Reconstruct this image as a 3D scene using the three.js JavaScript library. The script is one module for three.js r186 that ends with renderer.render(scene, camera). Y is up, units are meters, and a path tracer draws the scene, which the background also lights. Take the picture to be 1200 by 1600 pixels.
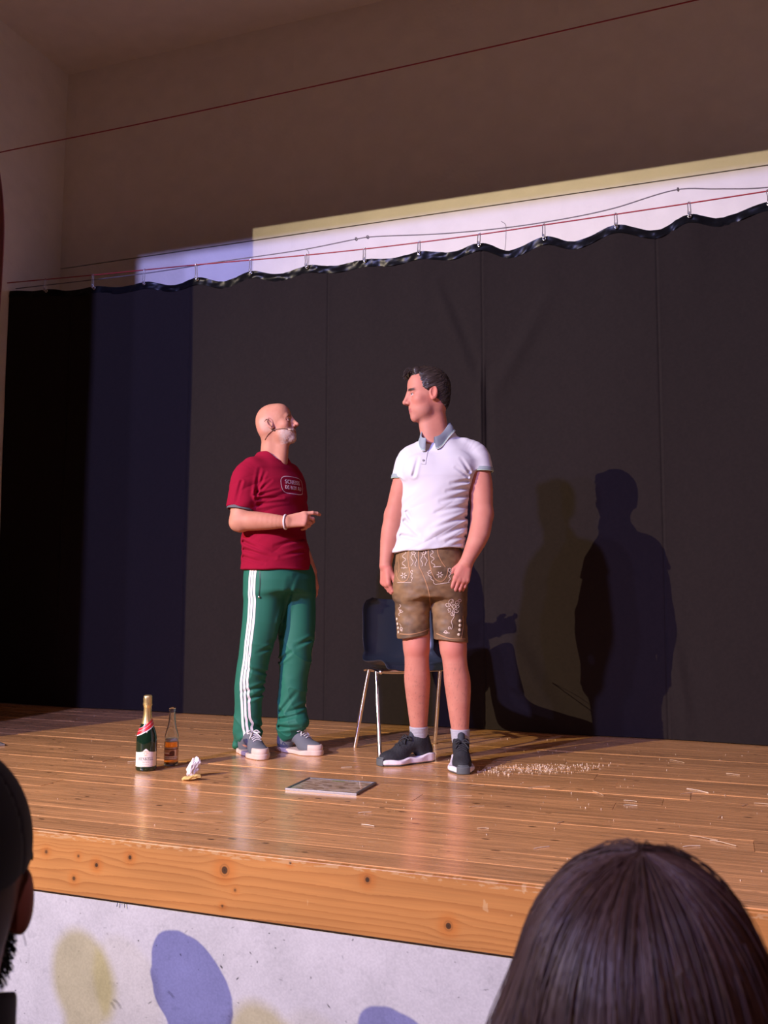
import * as THREE from 'three';
import { mergeGeometries } from 'three/addons/utils/BufferGeometryUtils.js';
import { RoundedBoxGeometry } from 'three/addons/geometries/RoundedBoxGeometry.js';
import { TextGeometry } from 'three/addons/geometries/TextGeometry.js';
import { FontLoader } from 'three/addons/loaders/FontLoader.js';

// ---------------------------------------------------------------- camera, lights, exposure
const scene = new THREE.Scene();
scene.background = new THREE.Color(0x000000);
const camera = new THREE.PerspectiveCamera(58.792, 0.75, 0.05, 60);
camera.position.set(0.9073, 1.7525, 2.4957);
camera.rotation.order = 'YXZ';
camera.rotation.set(THREE.MathUtils.degToRad(5.631), THREE.MathUtils.degToRad(20.0995), THREE.MathUtils.degToRad(0.3167));
camera.focus = 4.3;
camera.userData.fStop = 8.5;
const renderer = new THREE.WebGLRenderer({ antialias: true });
renderer.toneMapping = THREE.LinearToneMapping;
renderer.toneMappingExposure = 1.0;
renderer.shadowMap.enabled = true;
// the lamps on the bar over the hall: place, aim, colour, candela, softness (times 2 cm), cone
const LAMPS = [
  { at: [-5.2, 5.25, 6.5], to: [-0.2, 1.9, -2.0], color: [1.0, 0.82, 0.52], cd: 405, soft: 1.0, cone: 25, pen: 0.9, label: 'warm white theatre spotlight, leftmost on the lighting bar' },
  { at: [-3.9, 5.5, 6.5], to: [-0.5, 2.3, -2.6], color: [0.37, 0.38, 1.0], cd: 66, soft: 4, cone: 30, label: 'violet theatre spotlight, second from the left on the lighting bar' },
  { at: [-2.95, 5.5, 6.5], to: [-0.3, 2.3, -2.6], color: [0.37, 0.38, 1.0], cd: 262, soft: 6, cone: 30, label: 'violet theatre spotlight, third from the left on the lighting bar' },
  { at: [3.4, 5.55, 6.5], to: [0.0, 1.5, -1.0], color: [1.0, 0.46, 0.56], cd: 34, soft: 7, cone: 16, pen: 0.7, label: 'rose theatre spotlight, rightmost on the lighting bar' },
];
for (const L of LAMPS) {
  const s = new THREE.SpotLight(new THREE.Color().setRGB(...L.color), L.cd, 0, THREE.MathUtils.degToRad(L.cone), L.pen ?? 0.35, 2);
  s.position.set(...L.at); s.target.position.set(...L.to);
  s.castShadow = true; s.shadow.radius = L.soft; s.shadow.mapSize.set(2048, 2048); s.shadow.camera.near = 0.3; s.shadow.camera.far = 20;
  scene.add(s, s.target);
}
const ST = 1.0;                 // height of the stage floor above the hall floor
const ZC = -2.85, ZW = -3.4;    // backdrop curtain, back wall

// ---------------------------------------------------------------- helpers: noise, names, meshes
const V3 = (x, y, z) => new THREE.Vector3(x, y, z);
const rgb = (r, g, b) => new THREE.Color().setRGB(r, g, b);
const clamp = (x, a = 0, b = 1) => (x < a ? a : x > b ? b : x);
const mix = (a, b, t) => a + (b - a) * t;
const sstep = (a, b, x) => { const t = clamp((x - a) / (b - a)); return t * t * (3 - 2 * t); };
function rng(seed) { let a = seed >>> 0; return () => { a = (a + 0x6D2B79F5) | 0; let t = Math.imul(a ^ (a >>> 15), 1 | a); t = (t + Math.imul(t ^ (t >>> 7), 61 | t)) ^ t; return ((t ^ (t >>> 14)) >>> 0) / 4294967296; }; }
const PERM = new Float32Array(4096); { const r = rng(7); for (let i = 0; i < 4096; i++) PERM[i] = r() * 2 - 1; }
const hsh = (i, j, k) => PERM[(Math.imul(i, 73856093) ^ Math.imul(j, 19349663) ^ Math.imul(k, 83492791)) & 4095];
function vn(x, y, z = 0) {      // value noise, -1 .. 1
  const i = Math.floor(x), j = Math.floor(y), k = Math.floor(z);
  let u = x - i, v = y - j, w = z - k; u = u * u * (3 - 2 * u); v = v * v * (3 - 2 * v); w = w * w * (3 - 2 * w);
  const a = mix(mix(hsh(i, j, k), hsh(i + 1, j, k), u), mix(hsh(i, j + 1, k), hsh(i + 1, j + 1, k), u), v);
  const b = mix(mix(hsh(i, j, k + 1), hsh(i + 1, j, k + 1), u), mix(hsh(i, j + 1, k + 1), hsh(i + 1, j + 1, k + 1), u), v);
  return mix(a, b, w);
}
const fbm = (x, y, z = 0, o = 4) => { let s = 0, a = 0.5, f = 1; for (let n = 0; n < o; n++) { s += a * vn(x * f, y * f, z * f + n * 17.3); a *= 0.5; f *= 2.03; } return s; };
const taken = new Map();
function numbered(n) { const k = taken.get(n) || 0; taken.set(n, k + 1); return k ? `${n}_${String(k).padStart(3, '0')}` : n; }
function part(name, geo, mat, parent, label) { const m = new THREE.Mesh(geo, mat); m.name = name; m.castShadow = m.receiveShadow = true; parent.add(m); if (label) m.userData.label = label; return m; }
function tag(o, label, category, group) { o.userData.label = label; o.userData.category = category; if (group) o.userData.group = group; return o; }
function thing(name, label, category, [x, y, z] = [0, 0, 0], turn = 0, group) { const o = new THREE.Group(); o.name = numbered(name); o.position.set(x, y, z); o.rotation.y = turn; scene.add(o); return tag(o, label, category, group); }
function solo(name, geo, mat, label, category, group) { return tag(part(numbered(name), geo, mat, scene), label, category, group); }
function struct(name, geo, mat, label) { const m = part(numbered(name), geo, mat, scene, label); m.userData.kind = 'structure'; return m; }
function sgroup(name, label) { const g = new THREE.Group(); g.name = numbered(name); g.userData.kind = 'structure'; g.userData.label = label; scene.add(g); return g; }
function sub(name, parent, label) { const g = new THREE.Group(); g.name = name; parent.add(g); if (label) g.userData.label = label; return g; }
const box = (w, h, d, x = 0, y = 0, z = 0) => { const g = new THREE.BoxGeometry(w, h, d); g.translate(x, y, z); return g; };
const span = (x0, x1, y0, y1, z0, z1) => { const g = box(x1 - x0, y1 - y0, z1 - z0, (x0 + x1) / 2, (y0 + y1) / 2, (z0 + z1) / 2), p = g.attributes.position, n = g.attributes.normal, u = g.attributes.uv; for (let i = 0; i < p.count; i++) { const a = Math.abs(n.getX(i)) > 0.5, b = Math.abs(n.getY(i)) > 0.5; u.setXY(i, a ? p.getZ(i) : p.getX(i), b ? p.getZ(i) : p.getY(i)); } return g; };   // uv in metres
const rbox = (w, h, d, r, x = 0, y = 0, z = 0, seg = 2) => { const g = new RoundedBoxGeometry(w, h, d, seg, r); g.translate(x, y, z); return g; };
const tube = (pts, r, seg = 32, rad = 8, closed = false) => new THREE.TubeGeometry(new THREE.CatmullRomCurve3(pts.map((p) => V3(...p)), closed, 'centripetal'), seg, r, rad, closed);
const lathe = (pts, n = 40) => new THREE.LatheGeometry(pts.map((p) => new THREE.Vector2(...p)), n);
const merge = (list) => mergeGeometries(list.map((g) => { const h = g.index ? g.toNonIndexed() : g; for (const k of Object.keys(h.attributes)) if (!['position', 'normal', 'uv'].includes(k)) h.deleteAttribute(k); return h; }), false);
const std = (c, r = 0.6, extra = {}) => new THREE.MeshPhysicalMaterial({ color: Array.isArray(c) ? rgb(...c) : c, roughness: r, ...extra });
function dataTex(w, h, f, srgb = true, repeat = true) {   // f(x, y) -> [r, g, b] in 0 .. 1
  const d = new Uint8Array(w * h * 4);
  for (let y = 0, n = 0; y < h; y++) for (let x = 0; x < w; x++, n += 4) { const c = f(x, y); d[n] = 255 * clamp(c[0]); d[n + 1] = 255 * clamp(c[1]); d[n + 2] = 255 * clamp(c[2]); d[n + 3] = 255; }
  const t = new THREE.DataTexture(d, w, h); t.magFilter = t.minFilter = THREE.LinearFilter; if (repeat) t.wrapS = t.wrapT = THREE.RepeatWrapping;
  if (srgb) t.colorSpace = THREE.SRGBColorSpace; t.needsUpdate = true; return t;
}

// ---------------------------------------------------------------- helpers: distance fields and their meshes
const smin = (a, b, k) => { const h = Math.max(k - Math.abs(a - b), 0) / k; return Math.min(a, b) - h * h * k * 0.25; };
const smax = (a, b, k) => -smin(-a, -b, k);
function cap(a, b, ra, rb) {    // tapered capsule
  const [ax, ay, az] = a, bx = b[0] - ax, by = b[1] - ay, bz = b[2] - az, q = 1 / (bx * bx + by * by + bz * bz), dr = rb - ra;
  return (x, y, z) => { const px = x - ax, py = y - ay, pz = z - az; let t = (px * bx + py * by + pz * bz) * q; t = t < 0 ? 0 : t > 1 ? 1 : t; const ex = px - bx * t, ey = py - by * t, ez = pz - bz * t; return Math.sqrt(ex * ex + ey * ey + ez * ez) - ra - dr * t; };
}
function ell(c, r) {
  const [cx, cy, cz] = c, ix = 1 / r[0], iy = 1 / r[1], iz = 1 / r[2];
  return (x, y, z) => { const a = (x - cx) * ix, b = (y - cy) * iy, d = (z - cz) * iz, k0 = Math.sqrt(a * a + b * b + d * d), k1 = Math.sqrt(a * a * ix * ix + b * b * iy * iy + d * d * iz * iz); return k1 < 1e-9 ? -Math.min(...r) : k0 * (k0 - 1) / k1; };
}
function limb(pts, rad) {       // a smooth tapering limb through the joints
  const n = (pts.length - 1) * 4, cv = new THREE.CatmullRomCurve3(pts.map((p) => V3(...p)), false, 'centripetal'), q = [], r = [], m = pts.length - 1;
  const len = [0]; for (let i = 0; i < m; i++) len.push(len[i] + Math.hypot(...pts[i].map((v, k) => v - pts[i + 1][k])));
  for (let i = 0; i <= n; i++) { const u = i / n * m, j = Math.min(m - 1, Math.floor(u)), t = u - j, p = cv.getPoint(i / n), r0 = rad[Math.max(0, j - 1)], r1 = rad[j], r2 = rad[j + 1], r3 = rad[Math.min(m, j + 2)]; q.push([p.x, p.y, p.z]); r.push(r1 + 0.5 * t * (r2 - r0 + t * (2 * r0 - 5 * r1 + 4 * r2 - r3 + t * (3 * (r1 - r2) + r3 - r0)))); }
  const c = []; for (let i = 0; i < n; i++) c.push(cap(q[i], q[i + 1], r[i], r[i + 1]));
  const mid = [0, 1, 2].map((k) => q.reduce((s, p) => s + p[k], 0) / q.length), R = Math.max(...q.map((p, i) => Math.hypot(p[0] - mid[0], p[1] - mid[1], p[2] - mid[2]) + r[i]));
  return (x, y, z) => { const far = Math.hypot(x - mid[0], y - mid[1], z - mid[2]) - R; if (far > 0.09) return far; let d = 9; for (let i = 0; i < n; i++) { const e = c[i](x, y, z); if (e < d) d = e; } return d; };
}
function chain(pts, rad, k = 0.015) { const c = []; for (let i = 0; i + 1 < pts.length; i++) c.push(cap(pts[i], pts[i + 1], rad[i], rad[i + 1])); return (x, y, z) => { let d = c[0](x, y, z); for (let i = 1; i < c.length; i++) d = smin(d, c[i](x, y, z), k); return d; }; }
const union = (list, k) => (x, y, z) => { let d = list[0](x, y, z); for (let i = 1; i < list.length; i++) d = smin(d, list[i](x, y, z), k); return d; };
function loft(secs, turn, round = 0.02) {   // ellipses stacked in y: [y, cx, cz, a (sideways), b (front to back)]
  const cs = Math.cos(turn), sn = Math.sin(turn), n = secs.length, y0 = secs[0][0], y1 = secs[n - 1][0];
  return (x, y, z) => {
    let i = 0; while (i < n - 2 && y > secs[i + 1][0]) i++;
    const A = secs[i], B = secs[i + 1]; let t = clamp((y - A[0]) / (B[0] - A[0])); t = mix(t, t * t * (3 - 2 * t), 0.5);
    const px = x - mix(A[1], B[1], t), pz = z - mix(A[2], B[2], t), a = mix(A[3], B[3], t), b = mix(A[4], B[4], t);
    const u = (px * cs - pz * sn) / a, v = (px * sn + pz * cs) / b, k0 = Math.sqrt(u * u + v * v), k1 = Math.sqrt(u * u / (a * a) + v * v / (b * b));
    const d = k1 < 1e-9 ? -Math.min(a, b) : k0 * (k0 - 1) / k1;
    return smax(d, Math.max(y0 - y, y - y1), round);
  };
}
function frameOf(yaw, pitch, roll = 0) { return new THREE.Matrix4().makeRotationFromEuler(new THREE.Euler(pitch, yaw, roll, 'YXZ')).elements; }
function placed(f, o, e, s = [1, 1, 1]) {   // the field f, made about its own origin, turned by e and set down at o
  const m = Math.min(...s);
  return (x, y, z) => { const a = x - o[0], b = y - o[1], c = z - o[2]; return m * f((a * e[0] + b * e[1] + c * e[2]) / s[0], (a * e[4] + b * e[5] + c * e[6]) / s[1], (a * e[8] + b * e[9] + c * e[10]) / s[2]); };
}
const inFrame = (o, e, s = [1, 1, 1]) => (x, y, z) => { const a = x - o[0], b = y - o[1], c = z - o[2]; return [(a * e[0] + b * e[1] + c * e[2]) / s[0], (a * e[4] + b * e[5] + c * e[6]) / s[1], (a * e[8] + b * e[9] + c * e[10]) / s[2]]; };
const outFrame = (o, e, s = [1, 1, 1]) => ([x, y, z]) => { x *= s[0]; y *= s[1]; z *= s[2]; return [o[0] + x * e[0] + y * e[4] + z * e[8], o[1] + x * e[1] + y * e[5] + z * e[9], o[2] + x * e[2] + y * e[6] + z * e[10]]; };
function grad(f, x, y, z, e = 0.003) { const gx = f(x + e, y, z) - f(x - e, y, z), gy = f(x, y + e, z) - f(x, y - e, z), gz = f(x, y, z + e) - f(x, y, z - e), l = Math.hypot(gx, gy, gz) || 1; return [gx / l, gy / l, gz / l]; }
function skinOf(f, [x0, y0, z0], [x1, y1, z1], h, color, uv) {   // surface nets
  const nx = Math.ceil((x1 - x0) / h) + 1, ny = Math.ceil((y1 - y0) / h) + 1, nz = Math.ceil((z1 - z0) / h) + 1, sx = 1, sy = nx, sz = nx * ny;
  const F = new Float32Array(nx * ny * nz), B = 6, R = B * h * 0.5 * 1.7321 * 1.35 + h;
  for (let K = 0; K < nz; K += B) for (let J = 0; J < ny; J += B) for (let I = 0; I < nx; I += B) {
    const c = f(x0 + (I + B / 2 - 0.5) * h, y0 + (J + B / 2 - 0.5) * h, z0 + (K + B / 2 - 0.5) * h), far = Math.abs(c) > R;
    for (let k = K; k < Math.min(K + B, nz); k++) for (let j = J; j < Math.min(J + B, ny); j++) for (let i = I; i < Math.min(I + B, nx); i++) F[i + j * sy + k * sz] = far ? c : f(x0 + i * h, y0 + j * h, z0 + k * h);
  }
  const id = new Int32Array(nx * ny * nz).fill(-1), P = [], C = [0, 1, sy, sy + 1, sz, sz + 1, sz + sy, sz + sy + 1];
  for (let k = 0; k < nz - 1; k++) for (let j = 0; j < ny - 1; j++) for (let i = 0; i < nx - 1; i++) {
    const o = i + j * sy + k * sz; let neg = 0; for (let c = 0; c < 8; c++) if (F[o + C[c]] < 0) neg++;
    if (!neg || neg === 8) continue;
    let n = 0, X = 0, Y = 0, Z = 0;
    for (let c = 0; c < 8; c++) for (let b = 0; b < 3; b++) { const d = c | (1 << b); if (d === c) continue; const p = F[o + C[c]], q = F[o + C[d]]; if ((p < 0) === (q < 0)) continue; const t = p / (p - q); X += (c & 1) + (b === 0 ? t : 0); Y += ((c >> 1) & 1) + (b === 1 ? t : 0); Z += ((c >> 2) & 1) + (b === 2 ? t : 0); n++; }
    id[o] = P.length / 3; P.push(x0 + (i + X / n) * h, y0 + (j + Y / n) * h, z0 + (k + Z / n) * h);
  }
  const T = [], quad = (a, b, c, d, flip) => { if (a < 0 || b < 0 || c < 0 || d < 0) return; if (flip) T.push(a, c, b, a, d, c); else T.push(a, b, c, a, c, d); };
  for (let k = 0; k < nz - 1; k++) for (let j = 0; j < ny - 1; j++) for (let i = 0; i < nx - 1; i++) {
    const o = i + j * sy + k * sz, a = F[o] < 0;
    if (j && k && a !== F[o + 1] < 0) quad(id[o], id[o - sy], id[o - sy - sz], id[o - sz], !a);
    if (i && k && a !== F[o + sy] < 0) quad(id[o], id[o - sz], id[o - sz - 1], id[o - 1], !a);
    if (i && j && a !== F[o + sz] < 0) quad(id[o], id[o - 1], id[o - 1 - sy], id[o - sy], !a);
  }
  const N = new Float32Array(P.length), U = new Float32Array(P.length / 3 * 2), K = color ? new Float32Array(P.length) : null;
  for (let i = 0; i < P.length; i += 3) {
    const g = grad(f, P[i], P[i + 1], P[i + 2], h * 0.6); N[i] = g[0]; N[i + 1] = g[1]; N[i + 2] = g[2];
    const q = uv ? uv(P[i], P[i + 1], P[i + 2]) : [P[i], P[i + 1]]; U[i / 3 * 2] = q[0]; U[i / 3 * 2 + 1] = q[1];
    if (K) { const c = color(P[i], P[i + 1], P[i + 2], g); K[i] = c[0]; K[i + 1] = c[1]; K[i + 2] = c[2]; }
  }
  const g = new THREE.BufferGeometry(); g.setAttribute('position', new THREE.Float32BufferAttribute(P, 3)); g.setAttribute('normal', new THREE.BufferAttribute(N, 3)); g.setAttribute('uv', new THREE.BufferAttribute(U, 2)); if (K) g.setAttribute('color', new THREE.BufferAttribute(K, 3)); g.setIndex(T); return g;
}
const joinSkin = (list) => mergeGeometries(list, false);
function onto(f, p, dir, from = 0.12) {     // walk from outside along -dir until the surface of f
  let t = from; for (let n = 0; n < 60; n++) { const d = f(p[0] + dir[0] * t, p[1] + dir[1] * t, p[2] + dir[2] * t); t -= d * 0.8; if (Math.abs(d) < 2e-4) break; if (t < -0.25) break; }
  return [p[0] + dir[0] * t, p[1] + dir[1] * t, p[2] + dir[2] * t];
}
const grooves = (list) => { const L = list.map(([ax, ay, bx, by, w, h]) => { const dx = bx - ax, dy = by - ay; return [ax, ay, dx, dy, 1 / (dx * dx + dy * dy), w, h]; }); return (x, y) => { let s = 0; for (const [ax, ay, dx, dy, q, w, h] of L) { const t = clamp(((x - ax) * dx + (y - ay) * dy) * q), n = Math.hypot(x - ax - dx * t, y - ay - dy * t) / w; if (n < 4) s += h * (1 - 0.8 * t) * (Math.exp(-n * n) - 0.55 * Math.exp(-((n - 1.7) ** 2))); } return s; }; };   // pulled folds in cloth
function ribbon(f, pts, dir, width, lift = 0.0012, steps = 0) {   // a flat strip laid on the surface of f along a path
  const n = steps || pts.length * 5, cv = new THREE.CatmullRomCurve3(pts.map((p) => V3(...p)), false, 'centripetal'), P = [], N = [], T = [];
  const dr = (t) => (typeof dir === 'function' ? dir(t) : dir), hit = []; for (let i = 0; i <= n; i++) { const q = cv.getPoint(i / n); hit.push(onto(f, [q.x, q.y, q.z], dr(i / n))); }
  for (let i = 0; i <= n; i++) {
    const a = hit[Math.max(0, i - 1)], b = hit[Math.min(n, i + 1)], p = hit[i], g = grad(f, ...p), t = V3(b[0] - a[0], b[1] - a[1], b[2] - a[2]).normalize(), s = V3(...g).cross(t).normalize();
    for (const w of [-1, 1]) { let q = [p[0] + s.x * w * width / 2, p[1] + s.y * w * width / 2, p[2] + s.z * w * width / 2]; const d = f(...q); q = q.map((v, k) => v - g[k] * d + g[k] * lift); P.push(...q); N.push(...g); }
    if (i) { const o = i * 2; T.push(o - 2, o, o - 1, o - 1, o, o + 1); }
  }
  const g = new THREE.BufferGeometry(); g.setAttribute('position', new THREE.Float32BufferAttribute(P, 3)); g.setAttribute('normal', new THREE.Float32BufferAttribute(N, 3)); g.setAttribute('uv', new THREE.Float32BufferAttribute(new Float32Array(P.length / 3 * 2), 2)); g.setIndex(T); return g;
}

// ---------------------------------------------------------------- surfaces of the room
const plasterTex = dataTex(512, 512, (x, y) => { const n = 0.5 + 0.5 * fbm(x / 23, y / 23, 3, 5); const s = 0.93 + 0.05 * n; return [s, s * 0.985, s * 0.955]; });
plasterTex.repeat.set(0.5, 0.5);
const plasterBump = dataTex(256, 256, (x, y) => { const n = 0.5 + 0.5 * fbm(x / 5, y / 5, 9, 3); return [n, n, n]; }, false);
const plaster = std([0.92, 0.87, 0.82], 0.9, { map: plasterTex, bumpMap: plasterBump, bumpScale: 0.0015 });
const ceilingPaint = std([0.92, 0.86, 0.80], 0.92, { map: plasterTex });
const hallPaint = std([0.72, 0.67, 0.62], 0.9, { map: plasterTex });
const hallFloorMat = std([0.20, 0.12, 0.07], 0.5);

// stage house: walls and ceiling with thickness
const wallBack = sgroup('wall_back', 'white plastered rear wall of the stage with a horizontal groove');
part('lower_panel', span(-4.3, 3.9, 0, 4.462, ZW - 0.2, ZW), plaster, wallBack);
part('upper_panel', span(-4.3, 3.9, 4.468, 6.35, ZW - 0.2, ZW + 0.004), plaster, wallBack);
struct('wall_left', span(-4.3, -4.1, 0, 6.35, ZW - 0.2, -0.3), plaster, 'white plastered side wall of the stage');
struct('wall_right', span(3.7, 3.9, 0, 6.35, ZW - 0.2, -0.3), plaster, 'white plastered side wall of the stage');
struct('ceiling', span(-4.3, 3.9, 6.15, 6.35, ZW - 0.2, -0.3), ceilingPaint, 'pale plastered ceiling above the stage');
// the proscenium: the wall between hall and stage with its opening
const pros = sgroup('wall_proscenium', 'wall with the stage opening between hall and stage');
part('jamb', span(-7.2, -3.22, 0, 7.2, -0.5, -0.3), hallPaint, pros);
part('jamb', span(3.7, 7.2, 0, 7.2, -0.5, -0.3), hallPaint, pros);
part('lintel', span(-3.22, 3.7, 4.775, 7.2, -0.5, -0.3), hallPaint, pros);
struct('wall_hall_left', span(-7.4, -7.2, 0, 7.2, -0.5, 11), hallPaint, 'side wall of the hall');
struct('wall_hall_right', span(7.2, 7.4, 0, 7.2, -0.5, 11), hallPaint, 'side wall of the hall');
struct('wall_hall_rear', span(-7.4, 7.4, 0, 7.2, 11, 11.2), hallPaint, 'rear wall of the hall');
struct('ceiling_hall', span(-7.4, 7.4, 7.2, 7.4, -0.5, 11.2), hallPaint, 'ceiling of the hall');
struct('floor_hall', span(-7.4, 7.4, -0.2, 0, -0.5, 11.2), hallFloorMat, 'dark wooden hall floor');

// ---------------------------------------------------------------- stage floor: planks along x
function plankTex(seed) {
  const r = rng(seed), knots = [], dashes = [], specks = [];
  for (let i = 0; i < 5; i++) knots.push([r() * 1024, r() * 96, 3 + r() * 6]);
  for (let i = 0; i < 22; i++) dashes.push([r() * 1024, r() * 96, 5 + r() * r() * 34, r() * r()]);
  for (let i = 0; i < 70; i++) specks.push([r() * 1024, r() * 96, 1 + r() * 7, r()]);
  return dataTex(1024, 96, (x, y) => {
    let w = y + 5 * fbm(x / 160, y / 40, seed, 3);
    for (const k of knots) { const dx = (x - k[0]) / (k[2] * 5), dy = (y - k[1]) / (k[2] * 1.7), e = Math.exp(-dx * dx - dy * dy); w += (y - k[1]) * e * 0.7; }
    const g = fbm(x / 90, w / 2.6, seed * 3, 4), g2 = fbm(x / 210, w / 9, seed * 5 + 2, 3), g3 = vn(x / 26, w * 0.9, seed);
    let v = 1 + 0.20 * g + 0.16 * g2 + 0.05 * g3, dark = 0, lite = 0;
    for (const k of knots) { const d = Math.hypot((x - k[0]) / 1.9, y - k[1]); dark = Math.max(dark, 0.50 * sstep(k[2] * 0.7, k[2] * 0.25, d)); }
    for (const d of dashes) { const ax = Math.abs(x - d[0]) / d[2], ay = Math.abs(y - d[1] - 2 * vn(x / 9, d[0])) / 1.5; if (ax < 1 && ay < 1.3) dark = Math.max(dark, (0.2 + 0.5 * d[3]) * (1 - ax) * sstep(1.3, 0.5, ay)); }
    for (const s of specks) { const ax = Math.abs(x - s[0]) / s[2], ay = Math.abs(y - s[1]) / 0.9; if (ax < 1 && ay < 1) lite = Math.max(lite, 0.25 + 0.45 * s[3]); }
    v *= 1 - dark; const c = [0.86 * v, 0.635 * (v - 0.04 * dark), 0.410 * (v - 0.08 * dark)];
    return c.map((q, i) => mix(q, [0.96, 0.86, 0.72][i], lite * 0.7));
  });
}
const plankRough = dataTex(512, 512, (x, y) => { const n = fbm(x / 40, y / 12, 5, 4), m = fbm(x / 5, y / 5, 8, 2); const v = 0.62 + 0.22 * n + 0.16 * m; return [v, v, v]; }, false);
const plankMats = [];
for (let s = 1; s <= 4; s++) { const map = plankTex(s * 11); for (const tone of [1.0, 0.92, 0.84]) { plankMats.push(std([tone, tone * 0.985, tone * 0.96], 0.42, { map, roughnessMap: plankRough, clearcoat: 0.55, clearcoatRoughness: 0.20 })); } }
const stageFloor = sgroup('floor', 'varnished brown plank floor of the stage');
part('subfloor', span(-4.1, 3.7, 0.93, 0.972, ZW, -0.022), std([0.05, 0.03, 0.02], 0.9), stageFloor);
{
  const r = rng(21), W = 0.1395; let z = -0.0215, row = 0;
  while (z > ZW + 0.01) {
    const w = Math.min(W, z - ZW); let x = -4.1 - r() * 1.2;
    while (x < 3.7) {
      const len = 1.6 + r() * 1.6, a = Math.max(x, -4.1), b = Math.min(x + len, 3.7); x += len;
      if (b - a < 0.08) continue;
      const lift = (r() - 0.5) * 0.0022, c = 0.0011, e = 0.0003, y1 = ST + lift, z0 = -w / 2 + e, z1 = w / 2 - e, L = (b - a) / 2 - 0.0007;
      const sec = [[z0, 0.972 - ST], [z0, y1 - ST - c], [z0 + c, y1 - ST], [z1 - c, y1 - ST], [z1, y1 - ST - c], [z1, 0.972 - ST]];
      const P = [], N = [], U = [], T = [], u0 = r() * 3, v0 = r();
      const face = (p, n) => { const o = P.length / 3; for (const q of p) { P.push(...q); N.push(...n); U.push(q[0] / 2 + u0, q[2] / 0.15 + v0); } for (let k = 1; k + 1 < p.length; k++) T.push(o, o + k, o + k + 1); };
      for (let k = 0; k < 5; k++) { const p = sec[k], q = sec[k + 1], dy = q[1] - p[1], dz = q[0] - p[0], l = Math.hypot(dy, dz); face([[-L, p[1], p[0]], [-L, q[1], q[0]], [L, q[1], q[0]], [L, p[1], p[0]]], [0, dz / l, -dy / l]); }
      face(sec.map((s) => [-L, s[1], s[0]]).reverse(), [-1, 0, 0]); face(sec.map((s) => [L, s[1], s[0]]), [1, 0, 0]);
      const g = new THREE.BufferGeometry(); g.setAttribute('position', new THREE.Float32BufferAttribute(P, 3)); g.setAttribute('normal', new THREE.Float32BufferAttribute(N, 3)); g.setAttribute('uv', new THREE.Float32BufferAttribute(U, 2)); g.setIndex(T);
      const m = part('plank', g, plankMats[Math.floor(r() * plankMats.length)], stageFloor); m.position.set((a + b) / 2, ST, z - w / 2);
    }
    z -= W; row++;
  }
}

// ---------------------------------------------------------------- stage front: pine nosing board and white painted panel
const KNOTS = [[-0.512, 0.944, 0.017, 1], [0.188, 0.868, 0.013, 1], [-0.051, 0.965, 0.011, 1], [-0.85, 0.948, 0.010, 1], [-0.975, 0.912, 0.010, 1], [-1.06, 0.862, 0.010, 0.8], [-0.475, 0.890, 0.007, 0.6], [-0.294, 0.987, 0.006, 1], [-1.173, 0.934, 0.009, 0.7], [-1.046, 0.933, 0.007, 0.7], [-0.517, 0.839, 0.006, 0.7], [0.62, 0.93, 0.014, 1], [1.1, 0.88, 0.012, 1], [-1.6, 0.9, 0.015, 1]];
const pineTex = dataTex(2048, 160, (px, py) => {
  const x = -2.0 + px / 2048 * 3.6, y = 0.811 + py / 160 * 0.189; let w = y + 0.010 * fbm(x * 2.2, y * 6, 4, 3), dark = 0, red = 0;
  for (const k of KNOTS) {
    const dx = x - k[0], dy = y - k[1], s = k[2], e = Math.exp(-(dx * dx) / (s * s * 14) - (dy * dy) / (s * s * 6)); w -= dy * e * 0.9 + s * 0.4 * e * Math.sign(dy + 0.001) * 0.3;
    const d = Math.hypot(dx, dy * 0.9) / s; dark = Math.max(dark, k[3] * (0.85 * sstep(0.72, 0.4, d) + 0.28 * sstep(1.3, 0.9, d) * (0.6 + 0.4 * Math.sin(d * 16)))); red = Math.max(red, k[3] * sstep(3.4, 1.0, d));
  }
  const q = w * 40 + 2.6 * fbm(x * 0.9, w * 10, 12, 2), f = q - Math.floor(q), line = Math.pow(f, 3) * (0.55 + 0.6 * (0.5 + fbm(x * 1.3, Math.floor(q) * 0.7, 2, 2))), fine = fbm(x * 9, y * 420, 6, 3);
  let v = 1 - 0.15 * line + 0.05 * fine + 0.10 * fbm(x * 3, y * 12, 15, 3); v *= 1 - 0.62 * dark;
  let c = [0.85 * v, (0.60 - 0.05 * red - 0.04 * line) * v, (0.335 - 0.07 * red - 0.05 * line) * v];
  const top = y - (0.988 - 0.010 * (0.5 + fbm(x * 7, 3, 1, 3)));        // chipped varnish along the worn upper arris, ragged outline
  if (top > 0 && fbm(x * 60, y * 220, 31, 3) > 0.05) c = c.map((u, i) => mix(u, [0.90, 0.76, 0.60][i], 0.55));
  if (fbm(x * 60, y * 9, 71, 2) > 0.40 && fbm(x * 3, y * 4, 77, 2) > 0.10) c = c.map((u, i) => mix(u, [0.93, 0.80, 0.64][i], 0.5));   // scratches
  return c;
});
const pine = std([0.70, 0.65, 0.54], 0.48, { map: pineTex, clearcoat: 0.25, clearcoatRoughness: 0.35 });
const nosing = sgroup('trim_1', 'broad orange pine nosing board with knots along the stage edge');
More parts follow.
